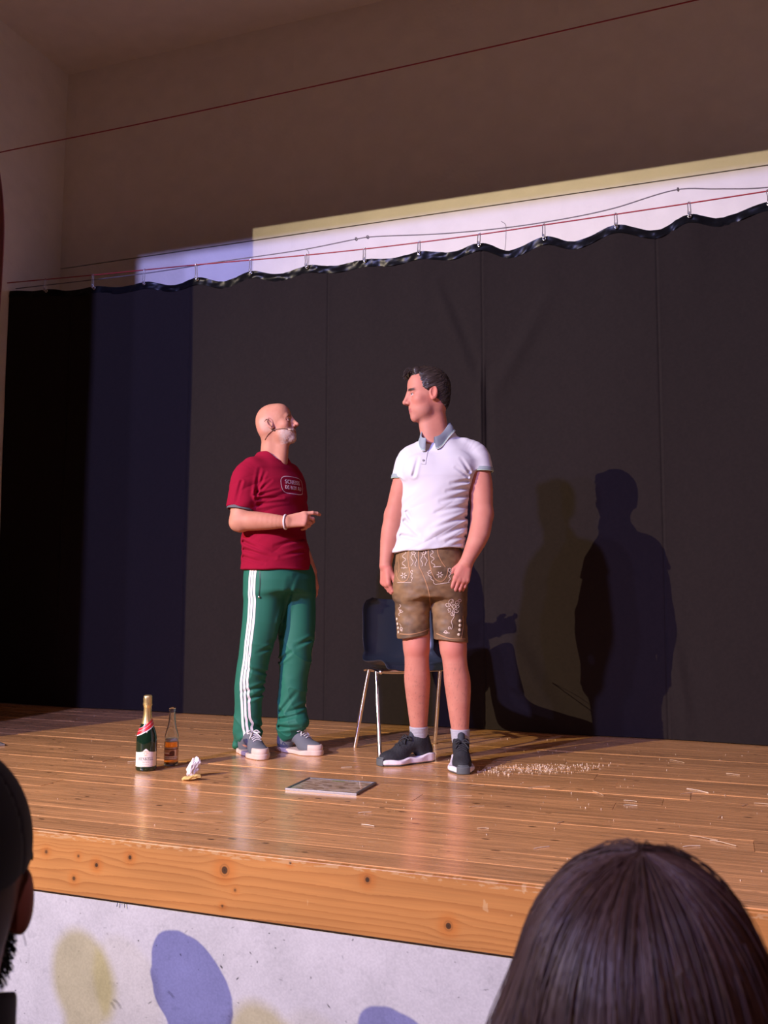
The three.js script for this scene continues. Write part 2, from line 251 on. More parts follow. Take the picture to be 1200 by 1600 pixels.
function pineBoard(x0, x1, off) {
  const g = rbox(x1 - x0, 0.187, 0.021, 0.003, (x0 + x1) / 2, 0.811 + 0.0935, -0.0105, 3), p = g.attributes.position, u = new Float32Array(p.count * 2);
  for (let i = 0; i < p.count; i++) { u[i * 2] = (p.getX(i) + off + 2.0) / 3.6; u[i * 2 + 1] = clamp((p.getY(i) - 0.811 + Math.min(0, p.getZ(i)) * 0.05) / 0.189, 0.01, 0.99); }
  g.setAttribute('uv', new THREE.BufferAttribute(u, 2)); part('board', g, pine, nosing);
}
pineBoard(-4.1, -1.905, 2.3); pineBoard(-1.9, 1.5, 0); pineBoard(1.505, 3.7, -2.1);
const scuffR = rng(88), scuffs = []; for (let i = 0; i < 190; i++) scuffs.push([scuffR() * 1024, scuffR() * 512, 1 + scuffR() * scuffR() * 6, scuffR() * 3.14, scuffR()]);
const scuffGrid = new Map(); for (const s of scuffs) for (let gx = Math.floor((s[0] - 14) / 32); gx <= Math.floor((s[0] + 14) / 32); gx++) for (let gy = Math.floor((s[1] - 14) / 32); gy <= Math.floor((s[1] + 14) / 32); gy++) { const k = gx * 1000 + gy; if (!scuffGrid.has(k)) scuffGrid.set(k, []); scuffGrid.get(k).push(s); }
const frontTex = dataTex(1024, 512, (x, y) => {
  let v = 0.90 + 0.06 * fbm(x / 60, y / 60, 2, 5) + 0.03 * vn(x / 2.5, y / 2.5, 4), m = 0;
  for (const s of scuffGrid.get(Math.floor(x / 32) * 1000 + Math.floor(y / 32)) || []) { const dx = x - s[0], dy = y - s[1], a = Math.abs(dx * Math.cos(s[3]) + dy * Math.sin(s[3])) / s[2], b = Math.abs(-dx * Math.sin(s[3]) + dy * Math.cos(s[3]) + 1.2 * Math.sin(dx / 3)) / 0.8; if (a < 1 && b < 1) m = Math.max(m, (0.15 + 0.55 * s[4] * s[4]) * (1 - a)); }
  if (fbm(x / 12, y / 12, 41, 4) > 0.36) m = Math.max(m, 0.035); v *= 1 - m; return [v, v * 0.985, v * 0.965];
});
frontTex.repeat.set(0.55, 1.1);
const frontPaint = std([0.61, 0.61, 0.60], 0.62, { map: frontTex, bumpMap: plasterBump, bumpScale: 0.0008 });
struct('wall_front', span(-7.2, 7.2, 0, 0.811, -0.06, -0.018), frontPaint, 'white painted panel below the stage edge, scuffed');
const steel = std([0.62, 0.62, 0.64], 0.25, { metalness: 1 });
const bracket = thing('wire_staple', 'small bent wire staple below the pine nosing board', 'staple', [-0.884, 0.811, -0.018]);
part('prong', tube([[-0.013, 0.004, 0.0], [-0.013, -0.004, 0.006], [-0.015, -0.020, 0.008]], 0.0012, 12, 6), std([0.12, 0.12, 0.16], 0.4, { metalness: 1 }), bracket);
part('prong', tube([[0.012, 0.004, 0.0], [0.012, -0.004, 0.006], [0.014, -0.020, 0.008]], 0.0012, 12, 6), steel, bracket);
part('crossbar', tube([[-0.013, -0.003, 0.006], [0.012, -0.003, 0.006]], 0.0009, 4, 6), steel, bracket);

// ---------------------------------------------------------------- black backdrop on its wire
const HOOKS = [[-3.742, 4.089], [-3.308, 4.077], [-2.871, 4.063], [-2.438, 4.043], [-2.015, 4.027], [-1.596, 4.014], [-1.183, 4.005], [-0.811, 3.991], [-0.421, 4.001], [-0.018, 3.999], [0.408, 4.007], [0.818, 4.017], [1.24, 4.02], [1.66, 4.02], [2.08, 4.03], [2.5, 4.03], [2.92, 4.04], [3.34, 4.05]];
const topPts = [[-4.1, 4.09], [-3.83, 4.068], [-3.742, 4.066], [-3.52, 4.038], [-3.306, 4.038], [-3.082, 4.010], [-2.864, 4.016], [-2.649, 3.975], [-2.442, 3.998], [-2.237, 3.951], [-2.014, 3.991], [-1.814, 3.950], [-1.596, 3.980], [-1.391, 3.960], [-1.183, 3.970], [-1.006, 3.956], [-0.811, 3.970], [-0.603, 3.944], [-0.417, 3.976], [-0.232, 3.912], [-0.018, 3.965], [0.163, 3.915], [0.403, 3.976], [0.635, 3.914], [0.817, 3.983], [0.976, 3.944], [1.237, 3.996]]; for (let x = 1.44, k = 0; x < 3.6; x += 0.21, k++) topPts.push([x, k % 2 ? 3.99 : 3.94]); topPts.push([3.7, 4.0]);
function topY(x) { let i = 0; while (i < topPts.length - 2 && x > topPts[i + 1][0]) i++; const a = topPts[i], b = topPts[i + 1], t = clamp((x - a[0]) / (b[0] - a[0])); return mix(a[1], b[1], t * t * (3 - 2 * t)); }
const seamX = [-4.1, -3.53, -2.5, -1.455, -0.41, 0.63, 1.68, 2.72, 3.7];
function crease(x, y, ax, ay, bx, by, w) { const dx = bx - ax, dy = by - ay, t = clamp(((x - ax) * dx + (y - ay) * dy) / (dx * dx + dy * dy)), d = Math.hypot(x - ax - dx * t, y - ay - dy * t) / w; return Math.exp(-d * d) * Math.sin(Math.PI * (0.12 + 0.8 * t)); }
function clothZ(x, y) {
  const dn = sstep(4.0, 1.0, y);
  let z = ZC + 0.014 * Math.sin(x * 5.3 + 1.3 * Math.sin(y * 1.1)) * (0.5 + 0.5 * dn) + 0.012 * fbm(x * 1.7, y * 0.7, 2, 3) + 0.05 * dn * vn(x * 0.9, 0.3, 5) ;
  z += 0.022 * crease(x, y, -0.70, 3.75, -0.43, 3.05, 0.035) - 0.018 * crease(x, y, -0.66, 3.75, -0.40, 3.05, 0.03) + 0.018 * crease(x, y, 0.0, 3.6, -0.38, 2.95, 0.05) + 0.022 * crease(x, y, -0.42, 3.2, -0.415, 2.5, 0.022) - 0.02 * crease(x, y, -0.385, 3.2, -0.385, 2.5, 0.02);
  z += 0.03 * crease(x, y, -0.35, 1.65, 0.05, 1.05, 0.07) - 0.02 * crease(x, y, -0.25, 1.7, 0.12, 1.1, 0.06) + 0.02 * crease(x, y, 0.66, 1.6, 0.74, 1.02, 0.03);
  for (const s of seamX) { const d = (x - s) / 0.006; z -= 0.0045 * Math.exp(-d * d) - 0.003 * Math.exp(-((d - 2.2) ** 2)); }
  for (let i = 0; i < HOOKS.length; i++) { const d = (x - HOOKS[i][0]) / 0.09; z += 0.012 * Math.exp(-d * d) * sstep(3.3, 4.0, y); }
  return z;
}
function clothGrid(xs, ys, y0, y1, f) {   // y0(x), y1(x)
  const P = [], U = [], T = [], nx = xs.length, ny = ys + 1;
  for (let j = 0; j < ny; j++) for (const x of xs) { const y = mix(y0(x), y1(x), j / ys); P.push(x, y, f(x, y)); U.push(x, y); }
  for (let j = 0; j < ys; j++) for (let i = 0; i < nx - 1; i++) { const o = j * nx + i; T.push(o, o + 1, o + nx + 1, o, o + nx + 1, o + nx); }
  const g = new THREE.BufferGeometry(); g.setAttribute('position', new THREE.Float32BufferAttribute(P, 3)); g.setAttribute('uv', new THREE.Float32BufferAttribute(U, 2)); g.setIndex(T); g.computeVertexNormals(); return g;
}
const xsIn = (a, b) => { const s = new Set([a, b]); for (let x = a; x < b; x += 0.02) s.add(+x.toFixed(4)); for (const q of [a, b]) for (const d of [-0.016, -0.011, -0.008, -0.004, 0.004, 0.008, 0.011, 0.016]) if (q + d > a && q + d < b) s.add(+(q + d).toFixed(4)); return [...s].sort((p, q) => p - q); };
const weave = dataTex(256, 256, (x, y) => { const v = 0.92 + 0.08 * (0.5 + fbm(x / 9, y / 9, 3, 4)); return [v, v * 0.97, v * 0.97]; }); weave.repeat.set(3, 3);
const blackCloth = std([0.0165, 0.0122, 0.0112], 0.92, { map: weave, specularIntensity: 0.4, side: THREE.DoubleSide });
const foil = std([0.005, 0.005, 0.006], 0.30, { side: THREE.DoubleSide, specularIntensity: 0.22 });
const drop = thing('backdrop_curtain', 'long black backdrop curtain of sewn panels hung along the rear of the stage', 'curtain');
for (let i = 0; i + 1 < seamX.length; i++) part('curtain_panel', clothGrid(xsIn(seamX[i], seamX[i + 1]), 90, () => ST + 0.004, (x) => topY(x) - 0.045, clothZ), blackCloth, drop);
part('hem_band', clothGrid(xsIn(-4.1, 3.7), 5, (x) => topY(x) - 0.05, (x) => topY(x), (x, y) => clothZ(x, y) + 0.004 + 0.006 * vn(x * 14 + y * 9, y * 40, 3) + 0.005 * vn(x * 42, y * 35, 7)), foil, drop, 'shiny black foil hem');
for (const [x, y] of HOOKS) { const e = new THREE.TorusGeometry(0.009, 0.003, 8, 18); e.translate(x, topY(x) - 0.016, clothZ(x, y) + 0.012); part('eyelet', e, steel, drop); }
const ORD = ['first', 'second', 'third', 'fourth', 'fifth', 'sixth', 'seventh', 'eighth', 'ninth', 'tenth', 'eleventh', 'twelfth', 'thirteenth', 'fourteenth', 'fifteenth', 'sixteenth', 'seventeenth', 'eighteenth'];
const WIRE = [[-4.1, 4.15], [-3.31, 4.116], [-2.439, 4.084], [-1.597, 4.045], [-1.081, 4.030], [-0.462, 4.024], [-0.017, 4.029], [0.408, 4.034], [0.819, 4.040], [1.239, 4.048], [2.5, 4.07], [3.7, 4.10]];
const wireCurve = (x) => { let i = 0; while (i < WIRE.length - 2 && x > WIRE[i + 1][0]) i++; const a = WIRE[i], b = WIRE[i + 1]; return mix(a[1], b[1], clamp((x - a[0]) / (b[0] - a[0]))); };
const redRope = std([0.34, 0.02, 0.03], 0.5);
solo('curtain_wire', tube(WIRE.map(([x, y]) => [x, y, ZC + 0.03]), 0.0042, 120, 8), redRope, 'taut red coated wire carrying the black backdrop', 'wire');
HOOKS.forEach(([x, y], i) => {
  const h = thing('snap_hook', `small chrome snap hook, ${ORD[i]} from the left along the backdrop wire`, 'hook', [x, topY(x) - 0.014, ZC + 0.032], 0, 'snap hooks on the backdrop wire');
  const up = wireCurve(x) - (topY(x) - 0.014) + 0.008, lean = 0.25 * (hsh(i, 3, 5));
  part('shackle', tube([[0, -0.008, 0.006], [0.007, 0.0, 0.006], [0.007 + lean * 0.01, up * 0.6, 0.002], [0.003 + lean * 0.02, up, 0], [-0.006 + lean * 0.02, up * 0.92, 0], [-0.006, up * 0.4, 0.003], [-0.006, 0.0, 0.006]], 0.0028, 40, 7, true), steel, h);
  const s = new THREE.CylinderGeometry(0.0045, 0.0045, 0.012, 10); s.translate(0, 0.012, 0.005); part('swivel', s, steel, h);
});
const GREY = [[-4.1, 4.135], [-2.882, 4.113], [-2.299, 4.122], [-1.654, 4.126], [-1.278, 4.147], [-1.196, 4.149], [-0.657, 4.100], [-0.219, 4.083], [0.158, 4.092], [0.388, 4.112], [0.758, 4.172], [0.971, 4.142], [1.245, 4.109], [2.4, 4.14], [3.7, 4.2]];
const slack = thing('slack_wire', 'slack thin grey wire strung loosely above the red curtain wire', 'wire');
const greyWire = std([0.17, 0.14, 0.14], 0.5);
part('cable', tube(GREY.map(([x, y]) => [x, y, ZC - 0.06]), 0.0035, 200, 6), greyWire, slack);
for (const [x, y] of [[-1.278, 4.147], [-1.196, 4.149], [0.758, 4.172]]) { const k = new THREE.TorusGeometry(0.010, 0.003, 6, 14); k.rotateY(1.1); k.translate(x, y, ZC - 0.06); part('clamp', k, greyWire, slack); }
for (const x of [-1.62, -0.27]) part('tie', tube([[x - 0.03, 4.13, ZC - 0.062], [x, 4.10, ZC - 0.05], [x + 0.004, 4.02, ZC - 0.045], [x - 0.004, 3.93, ZC - 0.045]], 0.0018, 20, 5), greyWire, slack);

// ---------------------------------------------------------------- rope and drawn main curtain at the left
solo('curtain_rope', tube([[-4.1, 4.667, -2], [-3.44, 4.678, -2], [-2.4, 4.676, -2], [-1.0, 4.688, -2], [0, 4.704, -2], [0.893, 4.724, -2], [2.4, 4.76, -2], [3.7, 4.80, -2]], 0.0036, 120, 8), redRope, 'thin red rope stretched high above the stage', 'rope');
{
  const P = [], U = [], T = [], nu = 90, nv = 60;
  for (let j = 0; j <= nv; j++) for (let i = 0; i <= nu; i++) {
    const t = j / nv, y = mix(1.01, 4.668, t), a = i / nu, xr = -3.362 - 0.10 * Math.pow(clamp((y - 4.05) / 0.62), 2) * 1.0 - 0.055 * Math.pow(clamp((4.0 - y) / 1.0, 0, 1.4), 1.5);
    const x = mix(-4.06, xr, a), z = -2.0 + 0.05 * Math.sin(a * 38 + 0.4 * vn(y * 1.2, a * 4)) * (0.5 + 0.5 * Math.sin(a * Math.PI));
    P.push(x, y, z); U.push(a, t);
  }
  for (let j = 0; j < nv; j++) for (let i = 0; i < nu; i++) { const o = j * (nu + 1) + i; T.push(o, o + 1, o + nu + 2, o, o + nu + 2, o + nu + 1); }
  const g = new THREE.BufferGeometry(); g.setAttribute('position', new THREE.Float32BufferAttribute(P, 3)); g.setAttribute('uv', new THREE.Float32BufferAttribute(U, 2)); g.setIndex(T); g.computeVertexNormals();
  solo('main_curtain', g, std([0.42, 0.16, 0.17], 0.85, { side: THREE.DoubleSide, sheen: 0.3, sheenRoughness: 0.5, sheenColor: rgb(0.6, 0.3, 0.3) }), 'dusky red main curtain drawn aside at the left edge', 'curtain');
}

// ---------------------------------------------------------------- shell chair
const chrome = std([0.80, 0.80, 0.82], 0.12, { metalness: 1 });
const shellBlue = std([0.022, 0.028, 0.042], 0.34, { clearcoat: 0.2, clearcoatRoughness: 0.3 });
const shellPts = [[0.215, 0.418], [0.205, 0.438], [0.17, 0.449], [0.06, 0.440], [-0.06, 0.432], [-0.135, 0.440], [-0.178, 0.470], [-0.198, 0.52], [-0.213, 0.60], [-0.227, 0.69], [-0.240, 0.765]].map((p) => V3(0, p[1], p[0]));
function shellGeo() {
  const cv = new THREE.CatmullRomCurve3(shellPts), ns = 48, nt = 24, P = [], T = [], U = [];
  for (let side = 0; side < 2; side++) for (let i = 0; i <= ns; i++) for (let j = 0; j <= nt; j++) {
    const s = i / ns, t = j / nt * 2 - 1, p = cv.getPoint(s), tg = cv.getTangent(s), nrm = V3(0, tg.z, -tg.y).multiplyScalar(-1);   // towards the sitter
    let hw = 0.205 + 0.012 * Math.sin(s * 5) - 0.012 * sstep(0.45, 0.62, s) * sstep(0.75, 0.6, s);
    const endA = clamp(s / 0.07), endB = clamp((1 - s) / 0.10); hw *= 0.80 + 0.20 * Math.sqrt(1 - (1 - endA) ** 2); hw *= 0.70 + 0.30 * Math.sqrt(1 - (1 - endB) ** 2);
    const cup = (0.010 + 0.032 * sstep(0.4, 0.7, s)) * t * t + 0.014 * Math.pow(Math.abs(t), 8), q = p.clone().addScaledVector(nrm, cup - side * 0.007);
    P.push(t * hw, q.y, q.z); U.push(t, s);
  }
  const w = nt + 1, half = (ns + 1) * w, at = (sd, i, j) => sd * half + i * w + j;
  for (let i = 0; i < ns; i++) for (let j = 0; j < nt; j++) { const a = at(0, i, j), b = at(0, i, j + 1), c = at(0, i + 1, j + 1), d = at(0, i + 1, j); T.push(a, b, c, a, c, d); const e = at(1, i, j), f = at(1, i, j + 1), g = at(1, i + 1, j + 1), h = at(1, i + 1, j); T.push(e, g, f, e, h, g); }
  for (let i = 0; i < ns; i++) for (const j of [0, nt]) { const a = at(0, i, j), b = at(0, i + 1, j), c = at(1, i + 1, j), d = at(1, i, j); if (j) T.push(a, c, b, a, d, c); else T.push(a, b, c, a, c, d); }
  for (let j = 0; j < nt; j++) for (const i of [0, ns]) { const a = at(0, i, j), b = at(0, i, j + 1), c = at(1, i, j + 1), d = at(1, i, j); if (i) T.push(a, b, c, a, c, d); else T.push(a, c, b, a, d, c); }
  const g = new THREE.BufferGeometry(); g.setAttribute('position', new THREE.Float32BufferAttribute(P, 3)); g.setAttribute('uv', new THREE.Float32BufferAttribute(U, 2)); g.setIndex(T); g.computeVertexNormals(); return g;
}
const shellG = shellGeo();
function shellChair(label, at, turn, group) {
  const c = thing('shell_chair', label, 'chair', at, turn, group);
  part('seat_shell', shellG, shellBlue, c);
  for (const sx of [-1, 1]) {
    part('leg', tube([[sx * 0.198, 0.412, 0.055], [sx * 0.206, 0.30, 0.094], [sx * 0.225, 0.004, 0.19]], 0.0105, 20, 12), chrome, c);
    part('leg', tube([[sx * 0.198, 0.412, -0.055], [sx * 0.206, 0.30, -0.094], [sx * 0.225, 0.004, -0.19]], 0.0105, 20, 12), chrome, c);
    part('side_rail', tube([[sx * 0.196, 0.405, 0.12], [sx * 0.198, 0.414, 0.06], [sx * 0.198, 0.414, -0.06], [sx * 0.196, 0.405, -0.12]], 0.010, 16, 10), chrome, c);
    const bl = new THREE.SphereGeometry(0.013, 12, 8); bl.translate(sx * 0.198, 0.41, 0.12); part('rail_end', bl, chrome, c);
  }
  part('crossbar', tube([[-0.20, 0.413, 0.075], [0, 0.411, 0.078], [0.20, 0.413, 0.075]], 0.010, 12, 10), chrome, c);
  part('crossbar', tube([[-0.20, 0.408, -0.075], [-0.1, 0.392, -0.078], [0.1, 0.392, -0.078], [0.20, 0.408, -0.075]], 0.009, 20, 10), chrome, c);
  return c;
}
shellChair('dark blue plastic shell chair with splayed chrome legs behind the man in shorts', [-0.58, ST, -1.955], 0.703);

// ---------------------------------------------------------------- sparkling wine bottle
const prof = (pts) => (y) => { let i = 0; while (i < pts.length - 2 && y > pts[i + 1][1]) i++; const a = pts[i], b = pts[i + 1]; return mix(a[0], b[0], clamp((y - a[1]) / (b[1] - a[1] || 1))); };
function canvasTex(w, h, draw) { const c = document.createElement('canvas'); c.width = w; c.height = h; draw(c.getContext('2d'), w, h); const t = new THREE.CanvasTexture(c); t.colorSpace = THREE.SRGBColorSpace; t.magFilter = THREE.LinearFilter; return t; }
function wrapLabel(radius, a0, a1, lo, hi, lift = 0.0006, n = 40) {   // label bent round a bottle; hi may depend on the place across
  const P = [], N = [], U = [], T = [];
  for (let i = 0; i <= n; i++) { const s = i / n, a = mix(a0, a1, s), top = typeof hi === 'function' ? hi(s) : hi; for (let j = 0; j <= 4; j++) { const y = mix(lo, top, j / 4), r = radius(y) + lift; P.push(Math.sin(a) * r, y, Math.cos(a) * r); N.push(Math.sin(a), 0, Math.cos(a)); U.push(s, (y - lo) / ((typeof hi === 'function' ? hi(0.5) : hi) - lo)); } }
  for (let i = 0; i < n; i++) for (let j = 0; j < 4; j++) { const o = i * 5 + j; T.push(o, o + 5, o + 6, o, o + 6, o + 1); }
  const g = new THREE.BufferGeometry(); g.setAttribute('position', new THREE.Float32BufferAttribute(P, 3)); g.setAttribute('normal', new THREE.Float32BufferAttribute(N, 3)); g.setAttribute('uv', new THREE.Float32BufferAttribute(U, 2)); g.setIndex(T); return g;
}
{
  const pts = [[0.0001, 0.004], [0.030, 0.004], [0.036, 0.0], [0.0415, 0.0], [0.045, 0.005], [0.046, 0.014], [0.046, 0.120], [0.0445, 0.142], [0.0405, 0.162], [0.034, 0.182], [0.0265, 0.202], [0.0205, 0.222], [0.0170, 0.245], [0.0152, 0.275], [0.0155, 0.300], [0.0001, 0.302]];
  const R = prof(pts.slice(5)), t = thing('sparkling_wine_bottle', 'dark green sparkling wine bottle with gold foil neck and cream label', 'bottle', [-1.508, ST, -1.034], Math.atan2(0.907 + 1.508, 2.496 + 1.034) - 0.05);
  part('glass_body', lathe(pts, 56), std([0.006, 0.022, 0.010], 0.07, { clearcoat: 0.5, clearcoatRoughness: 0.05 }), t);
  const gold = std([0.80, 0.62, 0.26], 0.34, { metalness: 0.85 });
  const capG = lathe([[R(0.205) + 0.0008, 0.205], [R(0.22) + 0.001, 0.22], [R(0.245) + 0.001, 0.245], [R(0.27) + 0.0013, 0.27], [0.0178, 0.282], [0.0198, 0.286], [0.0196, 0.292], [0.0188, 0.30], [0.0198, 0.314], [0.0190, 0.324], [0.016, 0.329], [0.0001, 0.330]], 48);
  { const p = capG.attributes.position; for (let i = 0; i < p.count; i++) { const y = p.getY(i), a = Math.atan2(p.getX(i), p.getZ(i)), k = 1 + (y > 0.28 && y < 0.328 ? 0.10 : 0.018) * vn(a * 3.2, y * 160, 4); p.setX(i, p.getX(i) * k); p.setZ(i, p.getZ(i) * k); } capG.computeVertexNormals(); }
  part('foil_capsule', capG, gold, t);
  const sash = (off, w, mat, name, lift) => { const P = [], N = [], T = [], n = 64; for (let i = 0; i <= n; i++) { const a = i / n * 2 * Math.PI, y0 = 0.188 + off + 0.022 * Math.sin(a); for (const s of [-1, 1]) { const y = y0 + s * w / 2, r = R(y) + lift; P.push(Math.sin(a) * r, y, Math.cos(a) * r); N.push(Math.sin(a) * 0.9, 0.4, Math.cos(a) * 0.9); } if (i) { const o = i * 2; T.push(o - 2, o, o - 1, o - 1, o, o + 1); } } const g = new THREE.BufferGeometry(); g.setAttribute('position', new THREE.Float32BufferAttribute(P, 3)); g.setAttribute('normal', new THREE.Float32BufferAttribute(N, 3)); g.setAttribute('uv', new THREE.Float32BufferAttribute(new Float32Array(P.length / 3 * 2), 2)); g.setIndex(T); part(name, g, mat, t); };
  const silver = std([0.82, 0.76, 0.70], 0.4), red = std([0.62, 0.02, 0.03], 0.4);
  sash(0.001, 0.034, silver, 'neck_label', 0.0008); sash(0.003, 0.027, red, 'red_sash', 0.0016); sash(0.004, 0.0014, silver, 'sash_stripe', 0.0022);
  const lab = canvasTex(512, 256, (g, w, h) => {
    g.fillStyle = '#f3e6d6'; g.fillRect(0, 0, w, h); g.strokeStyle = '#b99a58'; g.lineWidth = 4; g.strokeRect(10, 40, w - 20, h - 50);
    g.strokeStyle = '#c8a560'; g.lineWidth = 5; g.beginPath(); g.moveTo(256, 30); g.bezierCurveTo(225, 55, 230, 85, 256, 95); g.bezierCurveTo(282, 85, 287, 55, 256, 30); g.stroke(); g.beginPath(); g.moveTo(200, 78); g.quadraticCurveTo(215, 40, 240, 82); g.moveTo(312, 78); g.quadraticCurveTo(297, 40, 272, 82); g.stroke(); g.fillStyle = '#c8a560'; g.fillRect(215, 96, 82, 5);
    g.fillStyle = '#2c2723'; g.textAlign = 'center'; g.font = 'bold 62px serif'; g.fillText('HENKELL', 256, 165); g.fillStyle = '#8b7350'; g.font = '30px serif'; g.fillText('TROCKEN', 256, 202); g.font = '17px serif'; g.fillText('FINE SPARKLING', 256, 230);
  });
  part('front_label', wrapLabel(R, -1.25, 1.25, 0.021, (s) => 0.083 + 0.012 * Math.exp(-(((s - 0.5) / 0.09) ** 2)) + 0.004 * Math.exp(-(((s - 0.5) / 0.25) ** 2))), std(0xffffff, 0.55, { map: lab }), t, 'cream paper label with dark lettering');
}
// ---------------------------------------------------------------- beer bottle, half full
{
  const outer = [[0.0001, 0.003], [0.020, 0.003], [0.025, 0.0], [0.0290, 0.001], [0.0318, 0.006], [0.0322, 0.014], [0.0322, 0.118], [0.0312, 0.134], [0.0270, 0.152], [0.0215, 0.170], [0.0178, 0.188], [0.0155, 0.210], [0.0136, 0.238], [0.0132, 0.246], [0.0150, 0.248], [0.0152, 0.258], [0.0142, 0.261], [0.0118, 0.262]];
  const inner = [[0.0105, 0.258], [0.0106, 0.238], [0.0126, 0.210], [0.0150, 0.188], [0.0187, 0.170], [0.0242, 0.152], [0.0286, 0.134], [0.0296, 0.118], [0.0296, 0.014], [0.027, 0.009], [0.0001, 0.008]];
  const R = prof(outer.slice(5)), t = thing('beer_bottle', 'clear glass beer bottle half full of amber beer beside the wine bottle', 'bottle', [-1.467, ST, -1.17], Math.atan2(0.907 + 1.467, 2.496 + 1.17));
  part('glass_body', lathe([...outer, ...inner], 48), std([0.96, 0.98, 0.97], 0.02, { transmission: 1, thickness: 0.003, ior: 1.5 }), t, 'clear glass');
  part('beer', lathe([[0.0001, 0.0082], [0.0268, 0.0092], [0.0297, 0.0142], [0.0297, 0.1085], [0.0001, 0.1085]], 40), std([0.95, 0.70, 0.30], 0.02, { transmission: 1, thickness: 0.05, ior: 1.33, attenuationColor: rgb(0.90, 0.50, 0.12), attenuationDistance: 0.05 }), t, 'amber beer');
  part('foam', lathe([[0.0001, 0.1087], [0.0294, 0.1087], [0.0294, 0.1205], [0.024, 0.1225], [0.012, 0.1215], [0.0001, 0.1225]], 40), std([0.80, 0.76, 0.70], 0.9, { transmission: 0.35, thickness: 0 }), t);
  const lab = canvasTex(256, 256, (g, w, h) => {
    g.fillStyle = '#b98c66'; g.fillRect(0, 0, w, h); g.fillStyle = '#6b3f22'; g.fillRect(0, 0, w, 46); g.fillStyle = '#d9c0a2'; g.fillRect(12, 10, w - 24, 14); g.fillStyle = '#e2cdb8'; g.fillRect(0, 108, 100, 22);
    g.fillStyle = '#5a2f1a'; g.beginPath(); g.ellipse(150, 120, 46, 52, 0, 0, 7); g.fill(); g.fillStyle = '#8a2f20'; g.fillRect(20, 140, 120, 26); g.fillStyle = '#dcb98a'; g.fillRect(180, 50, 24, 120); g.fillStyle = '#3f2415'; g.fillRect(90, 150, 60, 20); g.fillStyle = '#e6d6c6'; g.fillRect(20, 182, w - 40, 46); g.fillStyle = '#7a4a2a'; for (let i = 0; i < 8; i++) g.fillRect(36 + i * 24, 192, 14, 24);
  });
  part('front_label', wrapLabel(R, -1.25, 1.2, 0.028, 0.086), std(0xffffff, 0.6, { map: lab }), t, 'brown and cream paper label');
}
// ---------------------------------------------------------------- crumpled tissue and yellow peel
function crumple(seed, rx, ry, rz, sharp, detail = 5) {
  const g = new THREE.IcosahedronGeometry(1, detail), p = g.attributes.position, r = rng(seed), pl = []; for (let i = 0; i < 22; i++) { const v = V3(r() - 0.5, r() - 0.5, r() - 0.5).normalize(); pl.push([v, 0.68 + r() * 0.34]); }
  for (let i = 0; i < p.count; i++) { const v = V3().fromBufferAttribute(p, i).normalize(); let m = 1.25; for (const [n, d] of pl) { const c = v.dot(n); if (c > 0.1) m = Math.min(m, d / c); } m *= 1 + sharp * vn(v.x * 4 + seed, v.y * 4, v.z * 4) + sharp * 0.6 * Math.abs(vn(v.x * 9, v.y * 9 + seed, v.z * 9)); p.setXYZ(i, v.x * m * rx, v.y * m * ry, v.z * m * rz); }
  g.computeVertexNormals(); g.computeBoundingBox(); g.translate(0, -g.boundingBox.min.y, 0); return g;
}
{
  const g = crumple(5, 0.025, 0.045, 0.023, 0.17, 3); { const p = g.attributes.position; for (let i = 0; i < p.count; i++) { const y = p.getY(i); p.setX(i, p.getX(i) * (1.25 - y * 7) + y * 0.25 - 0.006); p.setZ(i, p.getZ(i) * (1.2 - y * 5)); } g.computeVertexNormals(); }
  const t = solo('crumpled_tissue', g, std([0.78, 0.72, 0.70], 0.9), 'crumpled white paper tissue standing on the planks', 'tissue'); t.position.set(-1.232, ST, -0.972); t.rotation.y = 0.4;
  const h = crumple(9, 0.045, 0.012, 0.026, 0.18, 4); { const p = h.attributes.position; for (let i = 0; i < p.count; i++) { const x = p.getX(i); p.setY(i, p.getY(i) * (0.7 + 0.6 * sstep(-0.01, 0.035, x))); } h.computeVertexNormals(); }
  const y = solo('yellow_peel', h, std([0.72, 0.52, 0.17], 0.7), 'small flattened yellow peel in front of the crumpled tissue', 'peel'); y.position.set(-1.195, ST, -0.905); y.rotation.y = 0.25;
}
// ---------------------------------------------------------------- picture frames lying on the floor
const framePrint = canvasTex(512, 416, (g, w, h) => {
  g.fillStyle = '#c9ae90'; g.fillRect(0, 0, w, h); const r = rng(4);
  for (let i = 0; i < 220; i++) { g.fillStyle = ['#d4bca0', '#a98c6c', '#e0cdb6', '#957857', '#bfa483'][Math.floor(r() * 5)]; g.beginPath(); g.ellipse(r() * w, r() * h, 8 + r() * 46, 3 + r() * 12, 0, 0, 7); g.fill(); }
  g.fillStyle = '#8fa24e'; g.fillRect(190, 14, 100, 26); g.fillStyle = '#c8bcae'; g.fillRect(0, 0, w, 10); g.fillRect(0, h - 12, w, 12); g.fillStyle = '#4a3a30'; g.fillRect(180, 190, 70, 18); g.fillRect(330, 250, 60, 16);
});
const frameGrey = std([0.16, 0.15, 0.15], 0.35, { metalness: 0.5 }), frameSilver = std([0.40, 0.37, 0.35], 0.45, { metalness: 0.6 });
